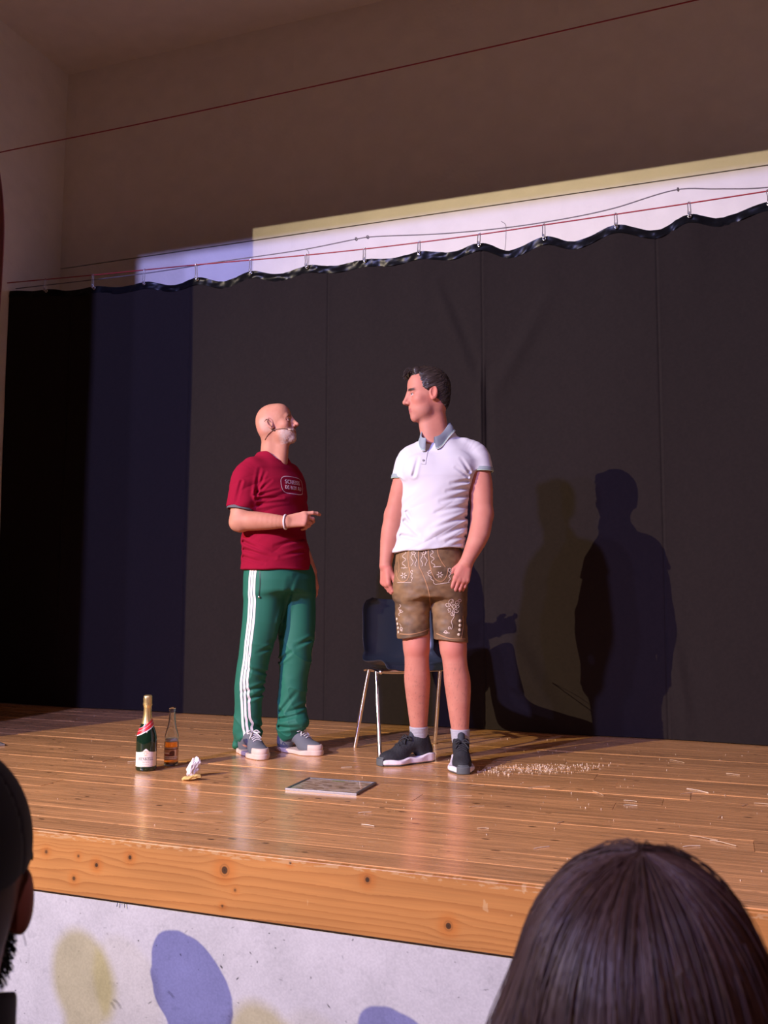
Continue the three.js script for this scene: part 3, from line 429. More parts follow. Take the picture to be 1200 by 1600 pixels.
function pictureFrame(label, at, turn, w, d) {
  const t = thing('picture_frame', label, 'picture frame', at, turn), b = 0.010, h = 0.0095;
  part('rail', rbox(w, h, b, 0.0015, 0, h / 2, d / 2 - b / 2), frameSilver, t); part('rail', rbox(w, h, b, 0.0015, 0, h / 2, -d / 2 + b / 2), frameGrey, t);
  part('rail', rbox(b, h, d - 2 * b, 0.0015, -w / 2 + b / 2, h / 2, 0), frameGrey, t); part('rail', rbox(b, h, d - 2 * b, 0.0015, w / 2 - b / 2, h / 2, 0), frameGrey, t);
  const p = new THREE.PlaneGeometry(w - 2 * b, d - 2 * b); p.rotateX(-Math.PI / 2); p.translate(0, 0.0062, 0); part('print', p, std(0xffffff, 0.6, { map: framePrint }), t);
  part('backing', box(w - 2 * b, 0.004, d - 2 * b, 0, 0.004, 0), std([0.2, 0.15, 0.1], 0.8), t);
  const gl = new THREE.PlaneGeometry(w - 2 * b, d - 2 * b); gl.rotateX(-Math.PI / 2); gl.translate(0, 0.0085, 0); part('glass', gl, std([1, 1, 1], 0.05, { transmission: 1, thickness: 0 }), t);
  return t;
}
pictureFrame('thin grey picture frame lying flat on the planks before the two men', [-0.588, ST, -0.99], 0.03, 0.304, 0.243);
pictureFrame('dark picture frame lying at the left edge beyond the black cap', [-2.757, ST, -1.274], 1.02, 0.30, 0.24);

// ---------------------------------------------------------------- straw slivers and crumbs
const straw = [std([0.62, 0.46, 0.28], 0.7), std([0.74, 0.62, 0.45], 0.7), std([0.55, 0.38, 0.22], 0.7)];
{
  const r = rng(12), spots = [[0.775, -1.399, 0.09, 0.9], [0.81, -1.465, 0.10, -0.55], [0.442, -1.267, 0.09, -0.95], [0.378, -0.725, 0.05, 1.35], [0.376, -0.384, 0.06, 0.9], [0.844, -0.689, 0.09, -0.3], [0.902, -0.645, 0.09, -0.5], [0.809, -0.568, 0.06, 0.6], [0.704, -2.152, 0.09, -0.7], [0.573, -1.169, 0.05, -0.1], [0.58, -1.09, 0.05, 0.3], [0.893, -1.017, 0.05, 1.3], [-0.051, -1.008, 0.09, 0.6], [-1.653, -1.204, 0.12, 0.65], [-0.045, -1.235, 0.07, 0.8], [0.20, -1.30, 0.10, 0.75], [-0.222, -0.451, 0.05, -0.1], [0.05, -0.86, 0.06, 0.7], [1.05, -1.30, 0.07, 0.0], [1.1, -1.5, 0.06, 0.2], [0.98, -1.25, 0.05, 1.2], [0.15, -0.55, 0.04, 0.4], [-0.70, -1.42, 0.05, 0.6], [-0.62, -1.88, 0.06, 0.7], [0.95, -1.9, 0.06, -0.3], [1.08, -0.95, 0.05, 0.8], [-0.82, -0.42, 0.10, 0.55], [0.62, -0.30, 0.05, 0.5], [-0.30, -0.62, 0.05, 0.75]];
  spots.forEach(([x, z, l, a], i) => { const g = tube([[-l / 2, 0.0016, 0], [-l / 6, 0.0022 + 0.001 * r(), 0.004 * (r() - 0.5)], [l / 5, 0.002, 0.005 * (r() - 0.5)], [l / 2, 0.0016, 0.002]], 0.0013, 8, 5); const s = solo('straw_sliver', g, straw[i % 3], 'thin pale straw sliver lying on the stage planks', 'straw', 'straw slivers on the stage floor'); s.position.set(x, ST + 0.0002, z); s.rotation.y = a; });
  const c = new THREE.IcosahedronGeometry(0.0023, 0), n = 620, im = new THREE.InstancedMesh(c, std([0.66, 0.52, 0.36], 0.85), n), m = new THREE.Matrix4(), q = new THREE.Quaternion(), e = new THREE.Euler();
  for (let i = 0; i < n; i++) {
    let x, z; if (i < 400) { const a = r() * 6.283, d = Math.sqrt(r()) * (0.7 + 0.5 * r()); x = 0.12 + 0.25 * d * Math.cos(a) - 0.12 * d * Math.sin(a); z = -1.71 + 0.20 * d * Math.sin(a) - 0.08 * d * Math.cos(a); } else { x = -0.3 + r() * 1.7; z = -0.15 - r() * 2.5; if (r() < 0.35) x = -3 + r() * 3; }
    e.set(r() * 6, r() * 6, r() * 6); q.setFromEuler(e); const s = i < 400 ? 0.6 + r() * 0.9 : 0.35 + r() * 0.7; m.compose(V3(x, ST + 0.0015, z), q, V3(s * (0.8 + r()), s * 0.6, s)); im.setMatrixAt(i, m);
  }
  im.name = 'crumbs'; im.castShadow = im.receiveShadow = true; im.userData = { kind: 'stuff', label: 'pale crumbs scattered over the stage planks', category: 'crumbs' }; scene.add(im);
}
// ---------------------------------------------------------------- lamps on their bar over the hall
{
  const bar = thing('lighting_bar', 'black steel lighting bar hung across the hall', 'lighting bar', [-0.9, 5.95, 6.7]);
  const g = new THREE.CylinderGeometry(0.025, 0.025, 10, 16); g.rotateZ(Math.PI / 2); part('pipe', g, std([0.05, 0.05, 0.05], 0.4, { metalness: 0.8 }), bar);
  for (const x of [-3.4, 0, 3.4]) { const h = new THREE.CylinderGeometry(0.012, 0.012, 1.24, 10); h.translate(x, 0.62, 0); part('hanger', h, steel, bar); }
  for (const L of LAMPS) {
    const t = thing('theatre_spotlight', L.label, 'spotlight', L.at), d = V3(...L.to).sub(V3(...L.at)).normalize(), q = new THREE.Quaternion().setFromUnitVectors(V3(0, 0, 1), d), black = std([0.03, 0.03, 0.03], 0.5);
    const turn = (geo) => geo.applyQuaternion(q), off = (geo, z) => { geo.translate(0, 0, z); return geo; };
    const bd = lathe([[0.0001, -0.36], [0.07, -0.36], [0.09, -0.30], [0.10, -0.10], [0.115, -0.06], [0.115, -0.02], [0.108, -0.02], [0.10, -0.06]], 32); bd.rotateX(Math.PI / 2); part('housing', turn(bd), black, t);
    const ln = new THREE.CylinderGeometry(0.098, 0.098, 0.006, 32); ln.rotateX(Math.PI / 2); part('lamp_lens', turn(off(ln, -0.05)), std([0.1, 0.1, 0.1], 0.2, { emissive: rgb(...L.color), emissiveIntensity: 1.5 }), t);
    part('yoke', tube([[-0.13, 0, -0.2], [-0.14, 0.25, -0.1], [-0.05, 0.95 * (5.95 - L.at[1]), 0.12], [0.05, 0.95 * (5.95 - L.at[1]), 0.12], [0.14, 0.25, -0.1], [0.13, 0, -0.2]], 0.011, 30, 8), black, t);
  }
}

// ---------------------------------------------------------------- people: heads, hands, shoes
const both = (f) => [f(-1), f(1)];
function headField(o = {}) {    // x to the person's left, y up, z the way the face looks; about 0.25 high
  const nose = o.nose ?? 1, jaw = o.jaw ?? 1, parts = [
    ell([0, 0.034, -0.014], [0.0745, 0.089, 0.096]), ell([0, -0.030, 0.036], [0.060, 0.085, 0.058]), ell([0, -0.072, 0.032], [0.055 * jaw, 0.044, 0.058]),
    ell([0, 0.055, 0.045], [0.058, 0.050, 0.046]), ell([0, -0.020, -0.050], [0.060, 0.07, 0.055])];
  const base = union(parts, 0.035), chin = ell([0, -0.106, 0.0765], [0.023, 0.020, 0.020]), brow = cap([-0.036, 0.021, 0.080], [0.036, 0.021, 0.080], 0.0125, 0.0125);
  const cheeks = both((s) => ell([s * 0.042, -0.024, 0.060], [0.022, 0.020, 0.022])), root = ell([0, -0.010, 0.086], [0.019, 0.036, 0.022]), bridge = cap([0, 0.018, 0.0925], [0, -0.027, 0.1125 + 0.006 * nose], 0.0085, 0.0100), tip = ell([0, -0.031, 0.1135 + 0.006 * nose], [0.0115, 0.0105, 0.0115]), wings = both((s) => ell([s * 0.0125, -0.036, 0.104], [0.0085, 0.0085, 0.0115]));
  const muzzle = ell([0, -0.064, 0.073], [0.031, 0.026, 0.022]), lipU = chain([[-0.024, -0.0680, 0.0800], [0, -0.0665, 0.0915], [0.024, -0.0680, 0.0800]], [0.0045, 0.0058, 0.0045], 0.004), lipM = ell([0, -0.0645, 0.0945], [0.012, 0.0052, 0.0055]), lipL = ell([0, -0.0778, 0.0925], [0.019, 0.0066, 0.0070]), groove = chain([[-0.030, -0.0690, 0.0800], [0, -0.0718, 0.0950], [0.030, -0.0690, 0.0800]], [0.0022, 0.0022, 0.0022], 0.002);
  const sockets = both((s) => ell([s * 0.0335, 0.003, 0.0965], [0.0185, 0.0120, 0.0155])), balls = both((s) => ell([s * 0.0305, 0.0025, 0.0765], [0.0125, 0.0125, 0.0125])), lids = both((s) => ell([s * 0.0305, 0.0085, 0.0790], [0.0150, 0.0062, 0.0125])), bags = both((s) => ell([s * 0.0305, -0.0075, 0.0785], [0.0150, 0.0050, 0.0105]));
  const ears = both((s) => { const f = ell([0, 0, 0], [0.0095, 0.0335, 0.0195]), h = ell([s * 0.0080, 0.004, 0.003], [0.0105, 0.0225, 0.0125]), lobe = ell([0, -0.026, 0.006], [0.007, 0.010, 0.009]); const g = (x, y, z) => smax(smin(f(x, y, z), lobe(x, y, z), 0.006), -h(x, y, z), 0.004); return placed(g, [s * 0.0765, -0.004, -0.014], frameOf(-s * 0.32, -0.16, 0)); });
  const f = (x, y, z) => {
    let d = base(x, y, z); if (d > 0.08) return d;
    d = smin(d, chin(x, y, z), 0.022); d = smin(d, brow(x, y, z), 0.016); for (const c of cheeks) d = smin(d, c(x, y, z), 0.024);
    d = smin(d, muzzle(x, y, z), 0.020); for (const c of sockets) d = smax(d, -c(x, y, z), 0.014);
    d = smin(d, root(x, y, z), 0.012); d = smin(d, bridge(x, y, z), 0.012); d = smin(d, tip(x, y, z), 0.006); for (const c of wings) d = smin(d, c(x, y, z), 0.009);
    for (const c of balls) d = Math.min(d, c(x, y, z)); for (const c of lids) d = smin(d, c(x, y, z), 0.004); for (const c of bags) d = smin(d, c(x, y, z), 0.005);
    d = smin(d, lipU(x, y, z), 0.005); d = smin(d, lipM(x, y, z), 0.004); d = smin(d, lipL(x, y, z), 0.005); d = smax(d, -groove(x, y, z), 0.003);
    for (const e of ears) d = smin(d, e(x, y, z), 0.005); if (o.extra) d = o.extra(d, x, y, z); return d;
  };
  return f;
}
function handField(o, D, N, side, curl, thumb, s = 1) {  // o the wrist, D along the hand, N out of its back; side 1 right, -1 left
  D = V3(...D).normalize(); N = V3(...N); N.addScaledVector(D, -N.dot(D)).normalize(); const T = V3().crossVectors(N, D).multiplyScalar(side), at = (d, t, n) => [o[0] + (D.x * d + T.x * t + N.x * n) * s, o[1] + (D.y * d + T.y * t + N.y * n) * s, o[2] + (D.z * d + T.z * t + N.z * n) * s];
  const fs = [], palm = [], K = [[0.029, 0.090], [0.010, 0.094], [-0.010, 0.089], [-0.027, 0.081]], L = [[0.044, 0.026, 0.021], [0.048, 0.030, 0.022], [0.044, 0.028, 0.021], [0.034, 0.021, 0.019]], W = [0.0094, 0.0097, 0.0092, 0.0082];
  K.forEach(([t, d], i) => {
    palm.push(cap(at(0.006, t * 0.55, 0), at(d, t, 0.002), 0.0165 * s, 0.0120 * s));
    let p = at(d - 0.004, t, 0.002), a = 0; const pts = [p], rad = [W[i] * 1.12 * s];
    for (let k = 0; k < 3; k++) { a += THREE.MathUtils.degToRad(curl[i][k]); const fan = t * 0.8 * (1 - Math.min(1, a)), v = D.clone().multiplyScalar(Math.cos(a)).addScaledVector(N, -Math.sin(a)).addScaledVector(T, fan).normalize(), l = L[i][k] * s; p = [p[0] + v.x * l, p[1] + v.y * l, p[2] + v.z * l]; pts.push(p); rad.push(W[i] * [1.0, 0.93, 0.80][k] * s); }
    fs.push(chain(pts, rad, 0.004));
  });
  palm.push(cap(at(0.02, 0.016, -0.010), at(0.055, 0.022, -0.008), 0.017 * s, 0.014 * s));
  const tp = [at(0.022, 0.022, -0.006)], tr = [0.0145 * s]; for (const [d, t, n, l, r] of thumb) { const v = D.clone().multiplyScalar(d).addScaledVector(T, t).addScaledVector(N, n).normalize(), p = tp[tp.length - 1]; tp.push([p[0] + v.x * l * s, p[1] + v.y * l * s, p[2] + v.z * l * s]); tr.push(r * s); }
  fs.push(chain(tp, tr, 0.006)); const pf = union(palm, 0.014);
  return (x, y, z) => { let d = pf(x, y, z); if (d > 0.13) return d - 0.02; let e = 9; for (const f of fs) e = Math.min(e, f(x, y, z)); return smin(d, e, 0.007); };
}
const skinMat = new THREE.MeshPhysicalMaterial({ vertexColors: true, roughness: 0.62, specularIntensity: 0.6 });
const laceWhite = std([0.80, 0.76, 0.72], 0.8), rubberCream = std([0.66, 0.50, 0.40], 0.6), rubberWhite = std([0.82, 0.74, 0.76], 0.55), darkRubber = std([0.09, 0.10, 0.10], 0.65);
const flat2 = chain([[0, 0, -0.088], [0.002, 0, -0.02], [0.006, 0, 0.085], [0.002, 0, 0.135]], [0.035, 0.034, 0.046, 0.033], 0.03);
const slabField = (y0, y1, grow, top = () => 0) => (x, y, z) => { const d = flat2(x, 0, z) - grow, yc = y1 + top(z); return smax(d, Math.max(y0 - y, y - yc), 0.006); };
const upperField = union([ell([0.003, 0.034, 0.098], [0.044, 0.033, 0.070]), cap([0.002, 0.058, 0.055], [0, 0.098, -0.030], 0.036, 0.034), ell([0, 0.050, -0.074], [0.036, 0.056, 0.046]), cap([0, 0.085, -0.050], [0, 0.112, -0.060], 0.036, 0.037)], 0.03);
const ankleHole = cap([0, 0.118, -0.052], [0, 0.20, -0.050], 0.033, 0.045);
const shoeUpper = (x, y, z) => smax(smax(upperField(x, y, z), flat2(x, 0, z) - 0.002, 0.01), Math.max(0.012 - y, -ankleHole(x, y, z), y - 0.128 - (z > -0.02 ? 0.012 : 0)), 0.004);
const shoeBox = [[-0.065, -0.005, -0.14], [0.065, 0.155, 0.185]];
const shoeParts = {};
function shoe(parent, kind, at, turn, mirror) {
  const g = sub('shoe', parent); g.position.set(...at); g.rotation.y = turn; g.scale.x = mirror; const C = shoeParts;
  const lacesFor = (zs, half, r, bow) => { const l = []; for (const z of zs) { const p = []; for (let k = -3; k <= 3; k++) { const q = onto(shoeUpper, [k / 3 * half, 0.03, z + 0.004 * Math.abs(k) / 3], [0, 1, 0.25], 0.12); p.push([q[0], q[1] + r * 0.6, q[2]]); } l.push(tube(p, r, 16, 6)); } if (bow) { const b = onto(shoeUpper, [0, 0.03, zs[0] - 0.006], [0, 1, 0.25]); for (const s of [-1, 1]) { l.push(tube([[b[0], b[1] + 0.004, b[2]], [b[0] + s * 0.018, b[1] + 0.012, b[2] + 0.004], [b[0] + s * 0.034, b[1] - 0.002, b[2] + 0.012], [b[0] + s * 0.022, b[1] + 0.002, b[2] + 0.018], [b[0], b[1] + 0.004, b[2] + 0.003]], r, 24, 6)); l.push(tube([[b[0], b[1] + 0.004, b[2]], [b[0] + s * 0.016, b[1] - 0.004, b[2] + 0.022], [b[0] + s * 0.030, b[1] - 0.022, b[2] + 0.034]], r, 16, 6)); } } return merge(l); };
  if (kind === 'canvas') {
    C.up ??= skinOf(shoeUpper, ...shoeBox, 0.0035); C.so ??= skinOf(slabField(0, 0.021, 0.004, (z) => 0.006 * sstep(0.06, 0.13, z)), ...shoeBox, 0.0035); C.tc ??= skinOf((x, y, z) => smax(shoeUpper(x, y, z) - 0.003, Math.max(0.096 + x * x * 9 - z, y - 0.052), 0.003), ...shoeBox, 0.003); C.la ??= lacesFor([0.012, 0.026, 0.040, 0.054, 0.068], 0.021, 0.0026, true); C.tr ??= skinOf((x, y, z) => smax(shoeUpper(x, y, z) - 0.002, Math.abs(z + 0.118) - 0.008, 0.002), ...shoeBox, 0.004);
    part('upper', C.up, std([0.12, 0.125, 0.14], 0.85), g); part('sole', C.so, rubberCream, g, 'cream rubber sole'); part('toe_cap', C.tc, rubberCream, g, 'cream rubber toe cap'); part('laces', C.la, laceWhite, g, 'white laces');
  } else {
    C.up2 ??= skinOf((x, y, z) => shoeUpper(x, y, z) + 0.0008 * vn(x * 260, y * 260, z * 260), ...shoeBox, 0.0035); C.so2 ??= skinOf(slabField(0.006, 0.030, 0.007, (z) => 0.013 * sstep(0.0, -0.10, z) - 0.004 * sstep(0.02, 0.12, z) + 0.003 * Math.sin(z * 60)), [-0.07, -0.005, -0.15], [0.07, 0.07, 0.19], 0.0035); C.bo2 ??= skinOf(slabField(0, 0.008, 0.004), [-0.07, -0.01, -0.15], [0.07, 0.03, 0.19], 0.004); C.bu2 ??= skinOf((x, y, z) => smax(Math.min(slabField(0, 0.034, 0.0095)(x, y, z), shoeUpper(x, y, z) - 0.003), Math.max(0.142 + x * x * 22 - z, y - 0.040), 0.003), [-0.07, -0.005, 0.1], [0.07, 0.07, 0.2], 0.003); C.la2 ??= lacesFor([0.000, 0.018, 0.036, 0.054], 0.022, 0.0030, true);
    C.tg2 ??= skinOf(cap([0, 0.112, -0.004], [0, 0.140, -0.018], 0.016, 0.017), [-0.03, 0.08, -0.05], [0.03, 0.17, 0.03], 0.0035);
    part('upper', C.up2, std([0.018, 0.019, 0.022], 0.8), g); part('midsole', C.so2, rubberWhite, g, 'thick white midsole'); part('outsole', C.bo2, darkRubber, g); part('toe_bumper', C.bu2, darkRubber, g, 'grey rubber toe bumper'); part('laces', C.la2, std([0.02, 0.02, 0.024], 0.7), g); part('tongue', C.tg2, std([0.03, 0.035, 0.045], 0.8), g);
  }
  return g;
}
const TURN = 0.3508;           // both men are built in axes turned this far, their own x running along their common line
const mixc = (a, b, t) => [mix(a[0], b[0], t), mix(a[1], b[1], t), mix(a[2], b[2], t)];

// ---------------------------------------------------------------- the bald man
{
  const man = thing('person', 'bald man with grey beard in maroon t-shirt and green striped track trousers', 'person', [-1.1734, ST, -1.6406], TURN);
  const A = 0.87, hs = [0.90, 0.885, 0.90], ho = [-0.022, 1.648, 0.03], he = frameOf(1.40, -0.22, 0), hIn = inFrame(ho, he, hs), hOut = outFrame(ho, he, hs);
  const head = placed(headField({ nose: 1.15, jaw: 1.02, extra: (d, x, y, z) => { const b = sstep(-0.050, -0.075, y) * sstep(0.015, 0.05, z) * sstep(0.06, 0.04, Math.abs(x)); return d - b * (0.0035 + 0.0010 * vn(x * 420, y * 420, z * 420)) - 0.003 * Math.exp(-(((y + 0.055) / 0.006) ** 2)) * sstep(0.07, 0.085, z) * sstep(0.03, 0.02, Math.abs(x)) + 0.00025 * vn(x * 160, y * 160, z * 160); } }), ho, he, hs);
  const neck = union([cap([-0.050, 1.40, -0.005], [-0.040, 1.565, 0.010], 0.060, 0.055), cap([0.005, 1.44, 0.03], [0.015, 1.56, 0.035], 0.036, 0.034)], 0.03);
  const shR = [-0.150, 1.400, 0.120], elR = [-0.172, 1.142, 0.165], wrR = [0.062, 1.134, 0.215], shL = [0.058, 1.405, -0.130], elL = [0.066, 1.130, -0.205], wrL = [0.155, 0.905, -0.150];
  const armUp = limb([shR, [-0.168, 1.27, 0.145], elR], [0.042, 0.052, 0.044], 0.02), armR = union([limb([shR, [-0.168, 1.27, 0.145], elR], [0.042, 0.054, 0.048], 0.02), limb([[elR[0] - 0.004, elR[1], elR[2]], [-0.10, 1.140, 0.185], [-0.01, 1.136, 0.205], wrR], [0.046, 0.047, 0.038, 0.028], 0.02), cap([-0.19, 1.125, 0.165], [-0.17, 1.12, 0.165], 0.028, 0.030)], 0.02);
  const handR = handField(wrR, [1, 0.16, -0.05], [0.02, 0.35, 0.93], 1, [[8, 28, 18], [42, 48, 30], [52, 58, 35], [58, 62, 40]], [[0.8, 0.45, -0.5, 0.040, 0.0115], [0.95, 0.1, -0.45, 0.032, 0.0105], [1, 0.0, -0.3, 0.026, 0.0085]], 1.0);
  const armL = limb([shL, elL, wrL], [0.042, 0.044, 0.030], 0.02), handL = handField(wrL, [0.14, -0.98, 0.1], [0.75, 0.1, -0.65], -1, [[15, 25, 20], [20, 30, 20], [25, 32, 22], [28, 35, 25]], [[0.8, 0.5, -0.3, 0.042, 0.012], [0.95, 0.2, -0.2, 0.032, 0.011], [1, 0, -0.1, 0.026, 0.009]], 0.97);
  const core = loft([[0.86, -0.012, 0, 0.14, 0.11], [1.05, -0.020, 0, 0.135, 0.10], [1.28, -0.028, 0, 0.145, 0.095], [1.38, -0.04, 0, 0.10, 0.06], [1.41, -0.045, 0, 0.06, 0.05]], A, 0.03);
  const legs = union([limb([[-0.055, 0.88, 0.045], [-0.105, 0.47, 0.035], [-0.140, 0.06, 0.0]], [0.085, 0.055, 0.036]), limb([[0.06, 0.88, -0.05], [0.088, 0.46, -0.05], [0.060, 0.06, -0.085]], [0.085, 0.055, 0.036])], 0.02);
  const body = (x, y, z) => { let d = core(x, y, z); if (y > 1.33) { d = smin(d, neck(x, y, z), 0.04); if (y > 1.45) d = smin(d, head(x, y, z), 0.018); } d = smin(d, armR(x, y, z), 0.03); d = smin(d, armL(x, y, z), 0.03); d = smin(d, handR(x, y, z), 0.008); d = smin(d, handL(x, y, z), 0.008); if (y < 0.98) d = smin(d, legs(x, y, z), 0.03); return d; };
  const base = [0.54, 0.240, 0.150];
  const tint = (x, y, z) => {
    const n = fbm(x * 34, y * 34, z * 34, 3); let c = [base[0] * (1 + 0.12 * n), base[1] * (1 + 0.22 * n), base[2] * (1 + 0.25 * n)];
    if (y > 1.44) {
      const [a, b, e] = hIn(x, y, z), ax = Math.abs(a);
      c = mixc(c, [0.62, 0.24, 0.17], 0.55 * sstep(0.035, 0.01, Math.hypot(ax - 0.044, b + 0.022)) + 0.7 * sstep(0.03, 0.012, Math.hypot(a, b + 0.03)) * sstep(0.095, 0.11, e));
      const beard = sstep(-0.045, -0.060, b - 0.10 * (0.07 - e) * 0) * sstep(0.005, 0.045, e) * (0.55 + 0.45 * (0.5 + vn(x * 170, y * 170, z * 170))); if (b > -0.13) c = mixc(c, [0.62, 0.53, 0.47], 0.80 * beard);
      c = mixc(c, [0.62, 0.52, 0.44], 0.35 * sstep(0.02, -0.01, e) * sstep(-0.06, -0.04, b) * sstep(0.05, 0.02, b) * sstep(0.055, 0.065, ax));
      if (e > 0.078) c = mixc(c, [0.45, 0.14, 0.11], 0.85 * sstep(0.011, 0.006, Math.abs(b + 0.072)) * sstep(0.024, 0.016, ax));
      c = mixc(c, [0.20, 0.12, 0.085], 0.62 * sstep(0.0075, 0.003, Math.abs(b - 0.0245 + 0.08 * (ax - 0.03))) * sstep(0.075, 0.085, e) * sstep(0.054, 0.046, ax) * sstep(0.008, 0.014, ax));
      if (e > 0.078) { const d = Math.hypot(ax - 0.0305, (b - 0.0012) * 1.5); c = mixc(c, [0.55, 0.48, 0.44], sstep(0.0115, 0.009, d) * sstep(0.0065, 0.0045, Math.abs(b - 0.001))); c = mixc(c, [0.03, 0.02, 0.018], sstep(0.0068, 0.005, d)); }
      c = mixc(c, [0.22, 0.07, 0.05], 0.9 * sstep(0.006, 0.0035, Math.hypot(ax - 0.0085, b + 0.0435)) * sstep(0.09, 0.1, e));
      c = mixc(c, [0.62, 0.22, 0.16], 0.5 * sstep(0.070, 0.076, ax));
    } else { const hd = Math.hypot(x - 0.17, y - 1.16, z - 0.22); c = mixc(c, [0.66, 0.29, 0.21], 0.55 * sstep(0.10, 0.03, hd)); }
    return c;
  };
  const B = part('body', joinSkin([skinOf(body, [-0.15, 1.42, -0.10], [0.135, 1.80, 0.16], 0.0026, tint), skinOf(body, [0.05, 1.03, 0.10], [0.29, 1.25, 0.32], 0.0026, tint), skinOf(body, [-0.25, 1.05, 0.09], [0.053, 1.30, 0.27], 0.004, tint), skinOf(body, [0.06, 0.68, -0.26], [0.26, 0.92, -0.02], 0.003, tint), skinOf(body, [-0.28, 0.0, -0.30], [0.22, 1.43, 0.26], 0.009, tint)]), skinMat, man, 'suntanned skin');
  // t-shirt
  const shirtBody = loft([[0.905, -0.012, 0.0, 0.190, 0.163], [0.95, -0.014, 0, 0.184, 0.158], [1.03, -0.022, 0, 0.178, 0.153], [1.15, -0.023, 0, 0.174, 0.141], [1.26, -0.027, 0, 0.180, 0.135], [1.36, -0.034, 0, 0.188, 0.126], [1.415, -0.042, 0, 0.168, 0.102], [1.455, -0.044, 0.002, 0.115, 0.086], [1.505, -0.044, 0.006, 0.078, 0.070]], A, 0.012);
  const slR = limb([[-0.125, 1.410, 0.100], [-0.158, 1.36, 0.125], [-0.172, 1.19, 0.150]], [0.060, 0.066, 0.070], 0.03), slL = limb([[0.035, 1.41, -0.10], [0.058, 1.36, -0.13], [0.064, 1.20, -0.18]], [0.060, 0.062, 0.064], 0.03);
  const neckHole = placed(ell([0, 0, 0], [0.061, 0.032, 0.071]), [-0.014, 1.497, 0.026], frameOf(1.15, 0.42, 0));
  const fold = (x, y, z) => { const m = sstep(1.40, 1.28, y), q = x * 0.8 + z * 0.3; return m * (0.012 * (0.3 - Math.abs(vn((y * 1.0 + q * 0.55) * 13, q * 5, 3))) * sstep(1.40, 1.15, y) + 0.009 * (0.3 - Math.abs(vn((y - q * 0.7) * 19, q * 7, 9))) + 0.005 * Math.sin((y + q * 0.4) * 70 + 3 * vn(q * 6, y * 4)) * sstep(1.06, 0.95, y) * 0.55) - 0.006 * Math.exp(-(((y - 0.912) / 0.006) ** 2)) * 0.4; };
  const pulls = grooves([[-0.095, 1.27, -0.082, 1.40, 0.008, 0.009], [-0.090, 1.285, -0.055, 1.385, 0.007, 0.008], [-0.088, 1.28, -0.025, 1.345, 0.007, 0.007], [-0.088, 1.265, 0.015, 1.30, 0.007, 0.008], [-0.088, 1.25, 0.03, 1.262, 0.007, 0.008], [-0.08, 1.22, 0.05, 1.245, 0.008, 0.006], [-0.165, 1.045, -0.03, 0.985, 0.008, 0.008], [-0.160, 1.005, 0.00, 0.962, 0.008, 0.008], [-0.165, 0.97, -0.05, 0.935, 0.007, 0.007], [0.12, 1.06, 0.0, 1.02, 0.008, 0.006], [0.13, 1.0, 0.03, 0.97, 0.008, 0.006], [-0.165, 1.33, -0.185, 1.24, 0.008, 0.006]]);
  const shirtF = (x, y, z) => { let a = slR(x, y, z); const dl = (x + 0.172) * -0.14 + (y - 1.205) * -1 + (z - 0.15) * 0.10; a = smax(a, dl, 0.006); a = smax(a, -(armUp(x, y, z) - 0.005 + Math.max(0, y - 1.235)), 0.004); let b = smax(slL(x, y, z), 1.215 - y, 0.006); let d = smin(shirtBody(x, y, z), Math.min(a, b), 0.035); d += fold(x, y, z); if (z > -0.02) d += pulls(x, y); return smax(d, -neckHole(x, y, z), 0.006); };
  const S = part('t_shirt', skinOf(shirtF, [-0.27, 0.88, -0.28], [0.20, 1.55, 0.26], 0.0045), std([0.275, 0.006, 0.028], 0.95, { specularIntensity: 0.25 }), man, 'maroon cotton t-shirt');
  part('sleeve_lining', skinOf((x, y, z) => { const d = Math.abs(slR(x, y, z) + 0.003) - 0.003, e = Math.abs((x + 0.172) * -0.14 + (y - 1.201) * -1 + (z - 0.15) * 0.10) - 0.008; return smax(d, e, 0.002); }, [-0.27, 1.15, 0.05], [-0.08, 1.25, 0.25], 0.003), std([0.10, 0.10, 0.11], 0.8), S, 'grey turned sleeve hem');
  // print on the chest: rounded outline and two lines of lettering
  const fd = [Math.sin(A), 0, Math.cos(A)], sd = [Math.cos(A), 0, -Math.sin(A)], po = [-0.030 + fd[0] * 0.05 + sd[0] * 0.016, 1.330, fd[2] * 0.05 + sd[2] * 0.016], onChest = (a, b) => [po[0] + sd[0] * a, po[1] + b, po[2] + sd[2] * a];
  const printInk = std([0.72, 0.50, 0.52], 0.8), ring = []; for (let i = 0; i <= 48; i++) { const a = i / 48 * Math.PI * 2, sx = Math.sign(Math.cos(a)) * Math.pow(Math.abs(Math.cos(a)), 0.55), sy = Math.sign(Math.sin(a)) * Math.pow(Math.abs(Math.sin(a)), 0.55); ring.push(onChest(sx * 0.080, sy * 0.044)); }
  const logo = sub('chest_print', man, 'pale outlined lettering print on the chest'); part('outline', ribbon(shirtF, ring, fd, 0.0035, 0.0012, 120), printInk, logo);
  const font = await new FontLoader().loadAsync('fonts/droid/droid_sans_bold.typeface.json');
  [['SCHEISS', 0.006, -0.056, 0.0205], ['DI NIX AU', -0.022, -0.060, 0.0190]].forEach(([s, y, x, size]) => { const g = new TextGeometry(s, { font, size, depth: 0.0006, curveSegments: 3 }), p = g.attributes.position; for (let i = 0; i < p.count; i++) { const q = onto(shirtF, onChest(x + p.getX(i), y + p.getY(i)), fd, 0.2); p.setXYZ(i, q[0] + fd[0] * (0.001 + p.getZ(i)), q[1], q[2] + fd[2] * (0.001 + p.getZ(i))); } g.computeVertexNormals(); part('lettering', g, printInk, logo); });
  // trousers
  const hips = loft([[0.80, 0.010, -0.005, 0.172, 0.142], [0.86, 0.008, 0, 0.174, 0.144], [0.93, -0.002, 0, 0.172, 0.142], [0.97, -0.010, 0, 0.168, 0.138]], A, 0.02);
